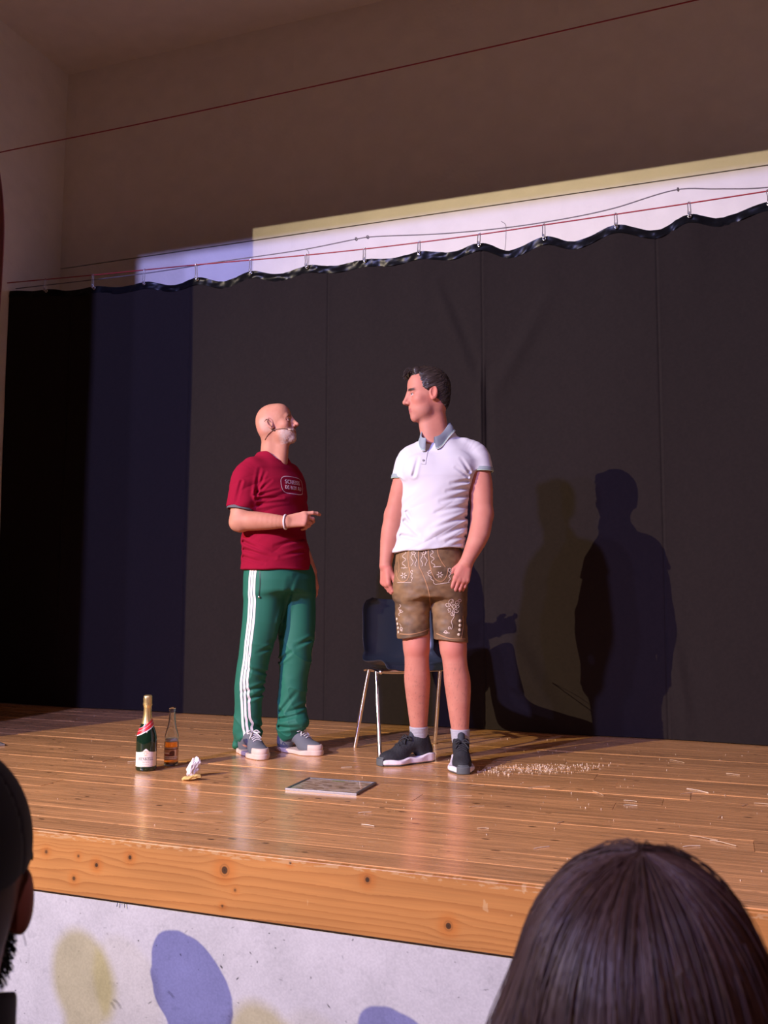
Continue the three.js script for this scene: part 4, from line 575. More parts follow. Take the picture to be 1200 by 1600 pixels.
  const lgR = limb([[-0.062, 0.86, 0.045], [-0.074, 0.66, 0.045], [-0.100, 0.52, 0.040], [-0.126, 0.38, 0.028], [-0.136, 0.26, 0.010], [-0.138, 0.11, -0.015]], [0.100, 0.094, 0.083, 0.075, 0.070, 0.068], 0.03), lgL = limb([[0.078, 0.86, -0.050], [0.092, 0.66, -0.050], [0.090, 0.52, -0.045], [0.080, 0.38, -0.050], [0.072, 0.26, -0.062], [0.072, 0.11, -0.070]], [0.102, 0.095, 0.086, 0.076, 0.071, 0.070], 0.03), drag = union([cap([-0.180, 0.11, -0.03], [-0.200, 0.035, -0.050], 0.020, 0.014), cap([-0.202, 0.030, -0.050], [-0.17, 0.022, -0.075], 0.014, 0.014)], 0.02), brk = ell([0.090, 0.15, -0.03], [0.068, 0.045, 0.058]);
  const hemRf = (x, y, z) => 0.052 + 0.55 * (z + 0.03) * 0.6 - y, hemLf = (x, y, z) => 0.050 + 0.42 * ((x - 0.06) * 0.8 + (z + 0.08) * 0.5) - y;
  const pfold = (x, y, z) => { const low = sstep(0.62, 0.15, y), knee = Math.exp(-(((y - 0.46) / 0.11) ** 2)), q = x + z * 0.4; const rg = (a) => 1 - 2 * Math.sqrt(Math.abs(a) + 0.004); return (0.0055 * low + 0.0045 * knee) * -rg(vn(q * 6 + 2, y * 11 + q * 9, z * 4)) + 0.0030 * low * vn(q * 12, y * 34 - q * 16, 8) + 0.0030 * vn(q * 20, y * 3, 12) * sstep(0.95, 0.7, y); };
  const crotch = (x, y, z) => 9;
  const tugs = grooves([[-0.050, 0.40, -0.135, 0.425, 0.009, 0.009], [-0.060, 0.335, -0.160, 0.305, 0.009, 0.009], [-0.062, 0.295, -0.13, 0.27, 0.008, 0.007], [-0.070, 0.12, -0.135, 0.175, 0.010, 0.008], [-0.03, 0.52, -0.08, 0.50, 0.009, 0.006], [0.012, 0.455, 0.075, 0.50, 0.009, 0.010], [0.165, 0.56, 0.10, 0.53, 0.010, 0.008], [0.020, 0.20, 0.10, 0.30, 0.010, 0.008], [0.015, 0.125, 0.12, 0.135, 0.009, 0.010], [0.020, 0.165, 0.13, 0.195, 0.009, 0.009], [0.14, 0.23, 0.06, 0.20, 0.009, 0.008], [0.020, 0.58, 0.075, 0.86, 0.012, 0.007], [0.03, 0.66, 0.10, 0.88, 0.010, 0.005]]);
  const pantsF = (x, y, z) => { const r = smax(smin(lgR(x, y, z), drag(x, y, z), 0.025), y < 0.09 && x > -0.165 ? hemRf(x, y, z) : -1, 0.006), l = smax(smin(lgL(x, y, z), brk(x, y, z), 0.03), y < 0.16 ? hemLf(x, y, z) : -1, 0.006); let d = smin(r, l, mix(0.002, 0.03, sstep(0.62, 0.80, y))); if (y > 0.70) d = smin(d, hips(x, y, z), 0.05); return d + pfold(x, y, z) + (z > -0.07 ? tugs(x, y) : 0); };
  const T = part('track_trousers', skinOf(pantsF, [-0.25, 0.0, -0.27], [0.22, 0.975, 0.22], 0.0045), std([0.010, 0.135, 0.080], 0.70, { sheen: 0.25, sheenRoughness: 0.5, sheenColor: rgb(0.15, 0.45, 0.32) }), man, 'shiny green track trousers');
  const stripe = std([0.82, 0.80, 0.78], 0.6), sp = [[-0.108, 0.910], [-0.118, 0.79], [-0.126, 0.66], [-0.143, 0.56], [-0.160, 0.46], [-0.180, 0.36], [-0.190, 0.26], [-0.194, 0.17], [-0.188, 0.085]];
  for (let k = -1; k <= 1; k++) part('stripe', ribbon(pantsF, sp.map(([u, v], i) => [u + 0.085 + k * 0.0185, v, 0.02]), [-0.55, 0, 0.83], 0.0125, 0.0015, 90), stripe, T, 'white side stripe');
  for (let k = -1; k <= 1; k++) part('stripe', ribbon(pantsF, [[0.09, 0.60, -0.07 + k * 0.018], [0.085, 0.40, -0.075 + k * 0.018], [0.075, 0.25, -0.09 + k * 0.018], [0.065, 0.10, -0.095 + k * 0.018]], [1, 0, 0.05], 0.0125, 0.0015, 40), stripe, T, 'white side stripe');
  part('pocket_zip', ribbon(pantsF, [[-0.055, 0.895, 0.05], [-0.052, 0.84, 0.05], [-0.060, 0.775, 0.05]], [-0.15, 0, 1], 0.006, 0.0012, 30), std([0.004, 0.035, 0.022], 0.5), T);
  const zp = onto(pantsF, [-0.060, 0.772, 0.05], [-0.15, 0, 1]); const zg = new THREE.SphereGeometry(0.006, 10, 8); zg.translate(zp[0], zp[1], zp[2] + 0.003); part('zip_pull', zg, steel, T);
  // wristband, headset microphone, shoes
  const wb = []; { const c = [0.056, 1.134, 0.213], d = V3(0.97, 0, 0.2).normalize(), e = V3(0, 1, 0), n = V3().crossVectors(d, e); for (let i = 0; i < 32; i++) { const a = i / 32 * 6.2832; wb.push([c[0] + e.x * Math.cos(a) * 0.033 + n.x * Math.sin(a) * 0.033, c[1] + Math.cos(a) * 0.034, c[2] + n.z * Math.sin(a) * 0.033]); } }
  const wg = tube(wb, 0.0045, 64, 8, true); part('wristband', wg, std([0.82, 0.74, 0.76], 0.6), man, 'white paper wristband');
  const hm = sub('headset_microphone', man, 'thin beige headset microphone'), bm = [[-0.066, -0.082, -0.070], [-0.082, -0.056, -0.036], [-0.084, -0.044, -0.004], [-0.076, -0.046, 0.030], [-0.066, -0.050, 0.058], [-0.052, -0.060, 0.080]].map(hOut).map((q) => { const dr = [-he[0], -he[1], -he[2]], s = onto(body, q, dr, 0.05); return s.map((v, k) => v + dr[k] * 0.0028); });
  part('boom', tube(bm, 0.0020, 40, 6), std([0.34, 0.17, 0.11], 0.5), hm); const mc = new THREE.CapsuleGeometry(0.0042, 0.008, 4, 10); { const q = bm[5].map((v, k) => v + [0.004, 0, 0][k]); mc.rotateZ(1.4); mc.translate(...q); } part('capsule', mc, std([0.62, 0.42, 0.30], 0.7), hm);
  part('ear_clip', tube([bm[2], ...[[-0.092, -0.020, -0.008], [-0.092, 0.020, -0.022], [-0.080, 0.012, -0.040]].map(hOut)], 0.0018, 20, 6), std([0.30, 0.15, 0.10], 0.5), hm);
  const cl = new THREE.CapsuleGeometry(0.0042, 0.012, 4, 8); cl.rotateZ(1.3); cl.translate(...bm[2]); part('clip', cl, std([0.10, 0.05, 0.04], 0.5), hm);
  shoe(man, 'canvas', [-0.116, 0, 0.045], 0.52, 1); shoe(man, 'canvas', [0.098, 0, -0.045], 0.94, -1);
}

// ---------------------------------------------------------------- the young man in leather shorts
{
  const man = thing('person', 'dark-haired young man in white polo shirt and brown leather shorts', 'person', [-0.3109, ST, -1.6257], TURN);
  const A = -0.16, hs = [0.95, 1.0, 0.95], ho = [-0.068, 1.738, 0.005], he = frameOf(-1.36, 0.10, 0.03), hIn = inFrame(ho, he, hs), hOut = outFrame(ho, he, hs);
  const head = placed(headField({ nose: 1.1, jaw: 0.98 }), ho, he, hs);
  const neck = union([cap([-0.008, 1.46, -0.035], [-0.036, 1.66, -0.020], 0.062, 0.056), cap([-0.050, 1.49, 0.0], [-0.075, 1.62, 0.0], 0.040, 0.036)], 0.03), trap = union([cap([-0.02, 1.53, -0.03], [-0.10, 1.45, -0.03], 0.030, 0.025), cap([-0.01, 1.54, -0.03], [0.09, 1.46, -0.05], 0.030, 0.025)], 0.03);
  const shA = [-0.150, 1.452, -0.015], elA = [-0.224, 1.165, -0.035], wrA = [-0.264, 0.922, 0.005], shB = [0.164, 1.468, -0.030], elB = [0.192, 1.165, 0.010], wrB = [0.110, 0.935, 0.092];
  const armA = union([limb([shA, [-0.184, 1.31, -0.025], elA], [0.042, 0.051, 0.044], 0.03), limb([elA, [-0.243, 1.07, -0.025], wrA], [0.044, 0.044, 0.029], 0.03)], 0.02);
  const armB = union([limb([shB, [0.184, 1.32, -0.008], elB], [0.048, 0.059, 0.051], 0.03), limb([elB, [0.174, 1.07, 0.045], wrB], [0.051, 0.049, 0.031], 0.03)], 0.02);
  const handA = handField(wrA, [0.02, -1, 0.06], [-0.85, 0, 0.50], 1, [[30, 48, 30], [34, 46, 30], [36, 44, 30], [38, 42, 28]], [[0.85, 0.30, -0.40, 0.046, 0.0120], [1.0, 0.02, -0.16, 0.034, 0.0108], [1.0, -0.05, -0.10, 0.030, 0.0088]], 0.98);
  const handB = handField(wrB, [-0.30, -0.93, 0.20], [0.25, 0.18, 0.95], -1, [[14, 22, 16], [18, 24, 16], [20, 26, 18], [22, 30, 20]], [[0.80, 0.62, -0.15, 0.042, 0.0125], [1.0, 0.20, -0.15, 0.034, 0.0108], [1.0, 0.0, -0.10, 0.028, 0.0088]], 1.0);
  const core = loft([[0.80, -0.058, 0, 0.12, 0.08], [1.02, -0.05, 0, 0.125, 0.08], [1.25, -0.035, -0.01, 0.135, 0.085], [1.42, -0.010, -0.02, 0.13, 0.075], [1.48, -0.005, -0.02, 0.08, 0.05]], A, 0.03);
  const leg = (H, K, C, Aa) => union([limb([H, K], [0.082, 0.058], 0.02), limb([[K[0], K[1] + 0.06, K[2]], [mix(K[0], C[0], 0.5), mix(K[1], C[1], 0.5), mix(K[2], C[2], 0.5) + 0.004], C, [mix(C[0], Aa[0], 0.55), mix(C[1], Aa[1], 0.55), mix(C[2], Aa[2], 0.55)], Aa], [0.0600, 0.0570, 0.0610, 0.0480, 0.0370], 0.05), ell([K[0], K[1] + 0.004, K[2] + 0.024], [0.036, 0.042, 0.034]), cap([C[0], C[1] + 0.04, C[2] - 0.020], [C[0], C[1] - 0.06, C[2] - 0.016], 0.042, 0.034)], 0.02);
  const legA = leg([-0.130, 0.86, -0.01], [-0.118, 0.545, 0.010], [-0.112, 0.385, -0.025], [-0.100, 0.115, -0.105]), legB = leg([0.030, 0.86, 0.0], [0.050, 0.540, 0.032], [0.074, 0.375, 0.010], [0.090, 0.115, -0.020]);
  const legs = (x, y, z) => Math.min(legA(x, y, z), legB(x, y, z));
  const body = (x, y, z) => { let d = core(x, y, z); if (y > 1.36) { d = smin(d, smin(neck(x, y, z), trap(x, y, z), 0.03), 0.03); if (y > 1.52) d = smin(d, head(x, y, z), 0.018); } d = smin(d, armA(x, y, z), 0.03); d = smin(d, armB(x, y, z), 0.03); d = smin(d, handA(x, y, z), 0.008); d = smin(d, handB(x, y, z), 0.008); if (y < 0.95) d = smin(d, legs(x, y, z), 0.02); return d; };
  const base = [0.54, 0.215, 0.150];
  const tint = (x, y, z) => {
    const n = fbm(x * 30, y * 30, z * 30, 3); let c = [base[0] * (1 + 0.08 * n), base[1] * (1 + 0.16 * n), base[2] * (1 + 0.16 * n)];
    if (y > 1.52) {
      const [a, b, e] = hIn(x, y, z), ax = Math.abs(a);
      c = mixc(c, [0.56, 0.19, 0.14], 0.5 * sstep(0.04, 0.012, Math.hypot(ax - 0.045, b + 0.030)));
      if (e > 0.074) c = mixc(c, [0.42, 0.11, 0.10], 0.9 * sstep(0.012, 0.007, Math.abs(b + 0.072)) * sstep(0.026, 0.018, ax));
      c = mixc(c, [0.035, 0.022, 0.018], 0.95 * sstep(0.0075, 0.0045, Math.abs(b - 0.0250 + 0.12 * (ax - 0.03))) * sstep(0.066, 0.076, e) * sstep(0.056, 0.050, ax) * sstep(0.008, 0.013, ax));
      if (e > 0.074) { const d = Math.hypot(ax - 0.0305, (b - 0.0012) * 1.5); c = mixc(c, [0.55, 0.46, 0.43], sstep(0.0115, 0.009, d) * sstep(0.0062, 0.0042, Math.abs(b - 0.001))); c = mixc(c, [0.025, 0.017, 0.014], sstep(0.0068, 0.005, d)); c = mixc(c, [0.05, 0.025, 0.02], 0.8 * sstep(0.0025, 0.001, Math.abs(b - 0.0068)) * sstep(0.013, 0.010, Math.abs(ax - 0.0305))); }
      c = mixc(c, [0.24, 0.07, 0.06], 0.9 * sstep(0.006, 0.0035, Math.hypot(ax - 0.0085, b + 0.0435)) * sstep(0.09, 0.1, e));
      c = mixc(c, [0.58, 0.16, 0.12], 0.5 * sstep(0.070, 0.076, ax)); c = mixc(c, [0.45, 0.23, 0.19], 0.28 * sstep(-0.055, -0.075, b) * sstep(-0.01, 0.03, e) * sstep(-0.2, 0.2, vn(x * 260, y * 260, z * 260) + 0.3));
    } else if (y < 0.62) { const h = vn(x * 420, y * 60, z * 420); c = mixc(c, [0.24, 0.12, 0.09], 0.38 * sstep(0.35, 0.7, h) * sstep(0.52, 0.44, y) * sstep(0.12, 0.2, y)); c = mixc(c, [0.58, 0.19, 0.14], 0.6 * Math.max(sstep(0.07, 0.02, Math.hypot(x + 0.118, y - 0.54)), sstep(0.07, 0.02, Math.hypot(x - 0.058, y - 0.535)))); }
    else if (y < 0.92) c = mixc(c, [0.58, 0.18, 0.14], 0.4 + 0.3 * vn(x * 60, y * 60, z * 60));
    return c;
  };
  part('body', joinSkin([skinOf(body, [-0.22, 1.46, -0.15], [0.10, 1.90, 0.13], 0.0026, tint), skinOf(body, [-0.34, 0.72, -0.09], [-0.18, 0.97, 0.09], 0.0026, tint), skinOf(body, [0.0, 0.74, 0.03], [0.20, 0.97, 0.22], 0.0026, tint), skinOf(body, [-0.34, 0.96, -0.16], [0.30, 1.465, 0.16], 0.0045, tint), skinOf(body, [-0.22, 0.0, -0.20], [0.19, 0.70, 0.11], 0.0042, tint)]), skinMat, man, 'fair skin');
  // polo shirt
  const pb = loft([[0.985, -0.060, 0.0, 0.174, 0.132], [1.03, -0.058, 0.0, 0.167, 0.124], [1.14, -0.036, -0.005, 0.156, 0.113], [1.25, -0.034, -0.008, 0.158, 0.118], [1.34, -0.026, -0.012, 0.176, 0.122], [1.42, -0.008, -0.020, 0.180, 0.108], [1.475, -0.004, -0.028, 0.142, 0.086], [1.53, -0.006, -0.035, 0.088, 0.074], [1.60, -0.010, -0.042, 0.066, 0.064]], A, 0.012);
  const chest = union([ell([-0.095, 1.375, 0.058], [0.085, 0.070, 0.042]), ell([0.060, 1.380, 0.044], [0.085, 0.070, 0.042])], 0.03), pA = limb([[-0.10, 1.465, -0.015], [-0.152, 1.432, -0.016], [-0.180, 1.335, -0.025]], [0.052, 0.057, 0.058], 0.03), pB = limb([[0.11, 1.485, -0.030], [0.164, 1.452, -0.028], [0.182, 1.36, -0.010]], [0.055, 0.064, 0.067], 0.03);
  const vHole = union([ell([-0.030, 1.575, -0.010], [0.071, 0.058, 0.072]), cap([-0.046, 1.55, 0.045], [-0.078, 1.478, 0.10], 0.046, 0.006)], 0.02);
  const cutA = (x, y, z) => 1.343 - y - 0.10 * (x + 0.2), cutB = (x, y, z) => 1.378 - y + 0.02 * (x - 0.2);
  const fold = (x, y, z) => { const f = sstep(1.36, 1.2, y); return f * (0.0125 * (0.3 - Math.abs(vn((y + x * 0.55) * 12 + 2, x * 4, z * 3))) + 0.010 * (0.3 - Math.abs(vn((y - x * 0.62) * 20, x * 5 + 5, z * 3)))) + 0.006 * Math.sin((y - x * 0.45) * 62 + 2.5 * vn(x * 9, y * 5)) * sstep(1.20, 1.06, y) * 0.45 + 0.0035 * vn((x * 0.8 - y) * 36, y * 6, 7) * sstep(0.06, 0.14, Math.abs(x + 0.03)) * sstep(1.42, 1.35, y); };
  const pulls = grooves([[0.118, 1.315, 0.04, 1.30, 0.008, 0.007], [0.118, 1.285, 0.02, 1.262, 0.008, 0.008], [0.115, 1.25, -0.01, 1.215, 0.009, 0.008], [0.112, 1.20, -0.03, 1.165, 0.009, 0.007], [0.108, 1.15, -0.05, 1.085, 0.010, 0.010], [0.108, 1.11, -0.02, 1.045, 0.009, 0.010], [0.108, 1.06, 0.02, 1.03, 0.008, 0.008], [-0.175, 1.13, -0.115, 1.06, 0.009, 0.009], [-0.165, 1.17, -0.13, 1.10, 0.008, 0.007], [-0.19, 1.06, -0.10, 1.035, 0.009, 0.008], [0.125, 1.36, 0.085, 1.42, 0.008, 0.006], [-0.135, 1.34, -0.115, 1.42, 0.008, 0.006], [0.12, 1.335, 0.06, 1.375, 0.007, 0.006]]);
  const shirtF = (x, y, z) => { let a = smax(pA(x, y, z), cutA(x, y, z), 0.006), b = smax(pB(x, y, z), cutB(x, y, z), 0.006); a = smax(a, -(armA(x, y, z) - 0.004 + Math.max(0, y - 1.365) * 1), 0.004); b = smax(b, -(armB(x, y, z) - 0.004 + Math.max(0, y - 1.40)), 0.004); let d = smin(pb(x, y, z), chest(x, y, z), 0.04); d = smin(d, Math.min(a, b), 0.032) + fold(x, y, z); if (z > -0.02) d += pulls(x, y); d = smax(d, 0.990 + 0.014 * Math.sin((x + 0.06) * 13) - y + 0, 0.004); return smax(d, -vHole(x, y, z), 0.008); };
  const white = std([0.63, 0.62, 0.64], 0.9), sage = std([0.30, 0.36, 0.37], 0.85), mint = std([0.45, 0.62, 0.52], 0.85);
  const S = part('polo_shirt', skinOf(shirtF, [-0.29, 0.96, -0.19], [0.29, 1.62, 0.14], 0.0045), white, man, 'white knitted polo shirt');
  const cuff = (f, cut, bx, lo, hi, mat, nm) => part(nm, skinOf((x, y, z) => smax(Math.abs(f(x, y, z) + 0.002) - 0.0045, Math.max(cut(x, y, z) - lo, hi - cut(x, y, z)), 0.002), ...bx, 0.003), mat, S);
  const bxA = [[-0.30, 1.28, -0.12], [-0.12, 1.42, 0.06]], bxB = [[0.10, 1.32, -0.12], [0.30, 1.44, 0.09]];
  cuff(pA, cutA, bxA, 0.004, -0.013, sage, 'cuff_band'); cuff(pB, cutB, bxB, 0.004, -0.014, sage, 'cuff_band'); cuff(pA, cutA, bxA, 0.008, 0.003, mint, 'cuff_tipping'); cuff(pB, cutB, bxB, 0.008, 0.003, mint, 'cuff_tipping');
  // collar: a folded band round the neck
  {
    const P = [], T = [], n = 72, m = 9, rim = (a) => { const c = Math.cos(a), fr = sstep(0.2, 1.0, c); return [-0.022 + 0.062 * Math.sin(a) * (1 + 0.15 * fr) - 0.036 * fr, 1.598 + 0.010 * Math.sin(a) + 0.016 * Math.max(0, -c) - 0.080 * fr, -0.034 + 0.062 * c + 0.048 * fr]; };
    for (let i = 0; i <= n; i++) {
      const a = 0.26 + i / n * (2 * Math.PI - 0.52), p = rim(a), ox = Math.sin(a), oz = Math.cos(a), fr = sstep(0.4, 1, oz), fall = (1 - 0.10 * fr) * (1 - 0.35 * sstep(0.95, 0.99, oz));
      const outer = [p[0] + ox * 0.030 * fall, p[1] - 0.036 * fall, p[2] + oz * 0.030 * fall + 0.006 * fr], d = shirtF(...outer), g = grad(shirtF, ...outer, 0.006), q = outer.map((v, k) => v - g[k] * (d - 0.005));
      const row = [[p[0] - ox * 0.003, p[1] - 0.026, p[2] - oz * 0.003], [p[0] - ox * 0.002, p[1] - 0.010, p[2] - oz * 0.002], [p[0], p[1] + 0.001, p[2]], [p[0] + ox * 0.005, p[1] + 0.003, p[2] + oz * 0.005], [mix(p[0], q[0], 0.5) + ox * 0.004, mix(p[1], q[1], 0.5) + 0.004, mix(p[2], q[2], 0.5) + oz * 0.004], [mix(p[0], q[0], 0.8), mix(p[1], q[1], 0.8) + 0.002, mix(p[2], q[2], 0.8)], q, [q[0] - g[0] * 0.003, q[1] - g[1] * 0.003, q[2] - g[2] * 0.003], [mix(p[0], q[0], 0.4), mix(p[1], q[1], 0.4) - 0.004, mix(p[2], q[2], 0.4)]];
      for (const v of row) P.push(...v);
    }
    for (let i = 0; i < n; i++) for (let j = 0; j < m; j++) { const a = i * m + j, b = i * m + (j + 1) % m, c = a + m, d = b + m; T.push(a, c, b, b, c, d); }
    const g = new THREE.BufferGeometry(); g.setAttribute('position', new THREE.Float32BufferAttribute(P, 3)); g.setAttribute('uv', new THREE.Float32BufferAttribute(new Float32Array(P.length / 3 * 2), 2)); g.setIndex(T); g.computeVertexNormals(); const c = part('collar', g, std([0.27, 0.31, 0.35], 0.85, { side: THREE.DoubleSide }), S, 'grey-blue collar with mint tipping');
    const e1 = [], e2 = []; for (let i = 0; i <= n; i++) { const k = (i * m + 6) * 3, k2 = (i * m + 5) * 3; e1.push([P[k], P[k + 1], P[k + 2]]); e2.push([mix(P[k], P[k2], 0.32), mix(P[k + 1], P[k2 + 1], 0.32) + 0.0012, mix(P[k + 2], P[k2 + 2], 0.32)]); } part('tipping', tube(e1, 0.0022, 120, 6), white, c); part('tipping', tube(e2, 0.0015, 120, 5), mint, c);
  }
  part('placket', ribbon(shirtF, [[-0.082, 1.468, 0.1], [-0.088, 1.43, 0.1], [-0.093, 1.39, 0.1]], [-0.1, 0, 1], 0.026, 0.0022, 16), white, S);
  for (const [u, v] of [[-0.0845, 1.452], [-0.0905, 1.408]]) { const q = onto(shirtF, [u, v, 0.05], [0, 0, 1]), b = new THREE.CylinderGeometry(0.0052, 0.0052, 0.003, 14); b.rotateX(Math.PI / 2); b.translate(q[0], q[1], q[2] + 0.004); part('button', b, std([0.25, 0.26, 0.26], 0.35), S); }
  // leather shorts
  const hp = loft([[0.77, -0.058, 0, 0.165, 0.128], [0.86, -0.058, 0, 0.170, 0.132], [0.95, -0.058, 0, 0.164, 0.122], [1.005, -0.058, 0, 0.156, 0.112], [1.02, -0.058, 0, 0.14, 0.10]], A, 0.015), la = limb([[-0.138, 0.84, 0.0], [-0.134, 0.70, 0.010], [-0.132, 0.56, 0.012]], [0.088, 0.080, 0.076], 0.05), lb = limb([[0.026, 0.84, 0.005], [0.034, 0.70, 0.020], [0.043, 0.55, 0.028]], [0.088, 0.082, 0.0790], 0.05);
  const shortsF = (x, y, z) => { let a = la(x, y, z), b = lb(x, y, z); a = smax(a, 0.590 + 0.14 * (x + 0.13) - y, 0.005); b = smax(b, 0.575 - 0.10 * (x - 0.03) - y, 0.005);  let d = smin(a, b, mix(0.004, 0.03, sstep(0.70, 0.80, y))); if (y > 0.68) d = smin(d, hp(x, y, z), 0.04); return d + 0.0042 * vn(x * 11 + 3, y * 24 + x * 8, z * 9) * sstep(0.58, 0.66, y) + 0.0024 * vn(x * 34, y * 52, z * 30); };
  const leather = new THREE.MeshPhysicalMaterial({ vertexColors: true, roughness: 0.62, sheen: 0.2, sheenRoughness: 0.5, sheenColor: rgb(0.5, 0.35, 0.2) });
  const lt = (x, y, z) => { const n = fbm(x * 12, y * 16, z * 12, 4), m = fbm(x * 45, y * 60, z * 45, 3), t = clamp(0.5 + 0.9 * n + 0.4 * m); return mixc([0.090, 0.052, 0.026], [0.290, 0.165, 0.070], t); };
  const H = part('leather_shorts', skinOf(shortsF, [-0.26, 0.53, -0.16], [0.14, 1.04, 0.16], 0.0038, lt), leather, man, 'worn brown leather shorts with pale embroidery');
  const E = (px, py) => [(px - 690) * 0.00292 + 0.002, 1.494 - (py - 692) * 0.002945, 0.06];   // pattern grid of the shorts' front, about 2.9 mm a step
  const thread = std([0.62, 0.48, 0.38], 0.8), thread2 = std([0.42, 0.22, 0.10], 0.75), pipe = [], emb = [], fwd = [0, 0, 1];
  const lineOn = (list, pts, w) => list.push(ribbon(shortsF, pts.map(([a, b]) => E(a, b)), fwd, w, 0.0016, Math.max(8, pts.length * 6)));
  for (const l of [[[623, 860], [620, 876], [621, 892], [618, 903]], [[636, 859], [635, 878], [637, 896]], [[651, 862], [651, 878], [652, 890]], [[666, 859], [667, 878], [671, 894]], [[681, 858], [681, 868], [686, 880], [693, 890]], [[623, 860], [637, 857], [651, 862], [666, 857], [681, 857]], [[617, 894], [618, 906], [625, 913], [633, 910], [637, 900], [638, 890]], [[667, 882], [671, 898], [678, 910], [687, 912], [694, 905], [697, 892]], [[652, 890], [660, 908], [667, 930], [671, 955], [672, 985]], [[622, 994], [640, 994], [658, 990], [671, 985]], [[680, 993], [700, 1000], [725, 1001]], [[721, 965], [721, 982], [718, 1000]], [[616, 968], [619, 996]]]) lineOn(pipe, l, 0.0042);
  const sq = (x0, y0, x1, y1, n, amp, ph = 0) => { const p = []; for (let i = 0; i <= n * 6; i++) { const t = i / (n * 6); p.push([mix(x0, x1, t) + amp * Math.sin(t * n * 6.283 + ph), mix(y0, y1, t)]); } lineOn(emb, p, 0.0028); }, curl = (cx, cy, r, a0, turns) => { const p = []; for (let i = 0; i <= 16; i++) { const t = i / 16, a = a0 + t * turns * 6.283; p.push([cx + Math.cos(a) * r * (1 - 0.7 * t), cy + Math.sin(a) * r * (1 - 0.7 * t)]); } lineOn(emb, p, 0.0028); };
  sq(629, 864, 628, 892, 2.5, 2.6); sq(671, 864, 674, 890, 2.5, 2.6); sq(641, 866, 641, 888, 1.5, 1.8, 1); sq(646, 868, 647, 889, 1.5, 1.4, 3); sq(656, 868, 656, 889, 1.5, 1.4); sq(661, 866, 663, 888, 1.5, 1.8, 2); curl(643, 867, 4, 0, 1.1); curl(660, 867, 4, 3, -1.1); sq(624, 891, 634, 891, 2, 0.8); sq(674, 890, 686, 889, 2, 0.8);
  for (const [cx, cy] of [[628, 903], [684, 902]]) for (let k = 0; k < 6; k++) { const a = k * 1.047; lineOn(emb, [[cx + Math.cos(a) * 1.6, cy + Math.sin(a) * 1.6], [cx + Math.cos(a) * 5, cy + Math.sin(a) * 5]], 0.0045); }
  sq(618, 914, 640, 914, 4, 0.5); sq(640, 900, 641, 912, 2, 1); sq(664, 898, 676, 916, 3, 1); sq(676, 917, 698, 914, 4, 0.6); curl(700, 894, 4, 0, 1.2); sq(700, 898, 699, 914, 2, 1.2); curl(641, 897, 3, 1, 1); curl(668, 897, 3, 2, -1);
  for (const [cx, cy, r, a, t] of [[697, 948, 4, 0, 1.2], [703, 943, 5, 2, 1.1], [711, 945, 4, 1, -1.2], [716, 942, 3, 3, 1], [706, 951, 4, 4, 1.2], [699, 956, 3.5, 2, -1.1], [710, 957, 4, 0, 1], [704, 962, 4, 5, 1.2], [713, 951, 3, 2, 1]]) curl(cx, cy, r, a, t);
  sq(706, 962, 702, 986, 1.5, 1.4); sq(702, 940, 706, 966, 2, 1.6, 1); curl(694, 990, 3, 0, 1.2); curl(700, 984, 2.5, 2, 1); sq(690, 991, 700, 992, 1.5, 1); sq(622, 948, 622, 966, 2, 1.6); curl(624, 958, 3, 0, 1); curl(625, 986, 3, 1, 1.2); sq(622, 978, 626, 990, 1, 1);
  part('piping', joinSkin(pipe), thread2, H, 'tan seam piping').userData.kind = 'stuff'; part('embroidery', joinSkin(emb), thread, H, 'pale embroidered scrolls').userData.kind = 'stuff';
  const horn = std([0.70, 0.58, 0.42], 0.5); for (const [a, b] of [[716, 973], [716, 980], [715.5, 987], [714, 994], [618, 971], [619, 978.5], [620, 985], [620.5, 991.5]]) { const q = onto(shortsF, E(a, b), fwd), n = grad(shortsF, ...q, 0.006), c = new THREE.SphereGeometry(0.0072, 14, 8); c.scale(1, 1, 0.45); c.applyQuaternion(new THREE.Quaternion().setFromUnitVectors(V3(0, 0, 1), V3(...n))); c.translate(q[0] + n[0] * 0.002, q[1] + n[1] * 0.002, q[2] + n[2] * 0.002); part('button', c, horn, H, 'pale horn button'); }
  // socks and shoes
  const sock = std([0.42, 0.42, 0.45], 0.9); for (const [lf, bx] of [[legA, [[-0.17, 0.06, -0.17], [-0.03, 0.21, -0.03]]], [legB, [[0.03, 0.06, -0.09], [0.15, 0.21, 0.06]]]]) part('sock', skinOf((x, y, z) => smax(lf(x, y, z) - 0.0045 + 0.0008 * Math.sin(y * 900), Math.max(y - 0.166, 0.085 - y), 0.004), ...bx, 0.003), sock, man, 'grey ankle sock');
  shoe(man, 'runner', [-0.142, 0, -0.075], -1.06, 1); shoe(man, 'runner', [0.088, 0, 0.045], -0.03, -1);
  // hair: combed over from a parting above the left ear
  const skull = ell([0, 0.040, -0.020], [0.0840, 0.1000, 0.1070]), quiff = union([cap([-0.03, 0.112, 0.058], [0.030, 0.116, 0.050], 0.024, 0.020), cap([0.0, 0.124, 0.010], [-0.02, 0.104, 0.078], 0.022, 0.013)], 0.03);
  const hback = ell([0, -0.012, -0.050], [0.070, 0.080, 0.066]), earCut = ell([0.0765, -0.008, -0.008], [0.03, 0.031, 0.019]), earCut2 = ell([-0.0765, -0.008, -0.008], [0.03, 0.031, 0.019]);
  const strand = (x, y, z) => 0.0016 * vn(x * 70 + y * 20, y * 105 + z * 30, z * 16) + 0.0016 * vn(x * 210, y * 260 + z * 80, z * 30);
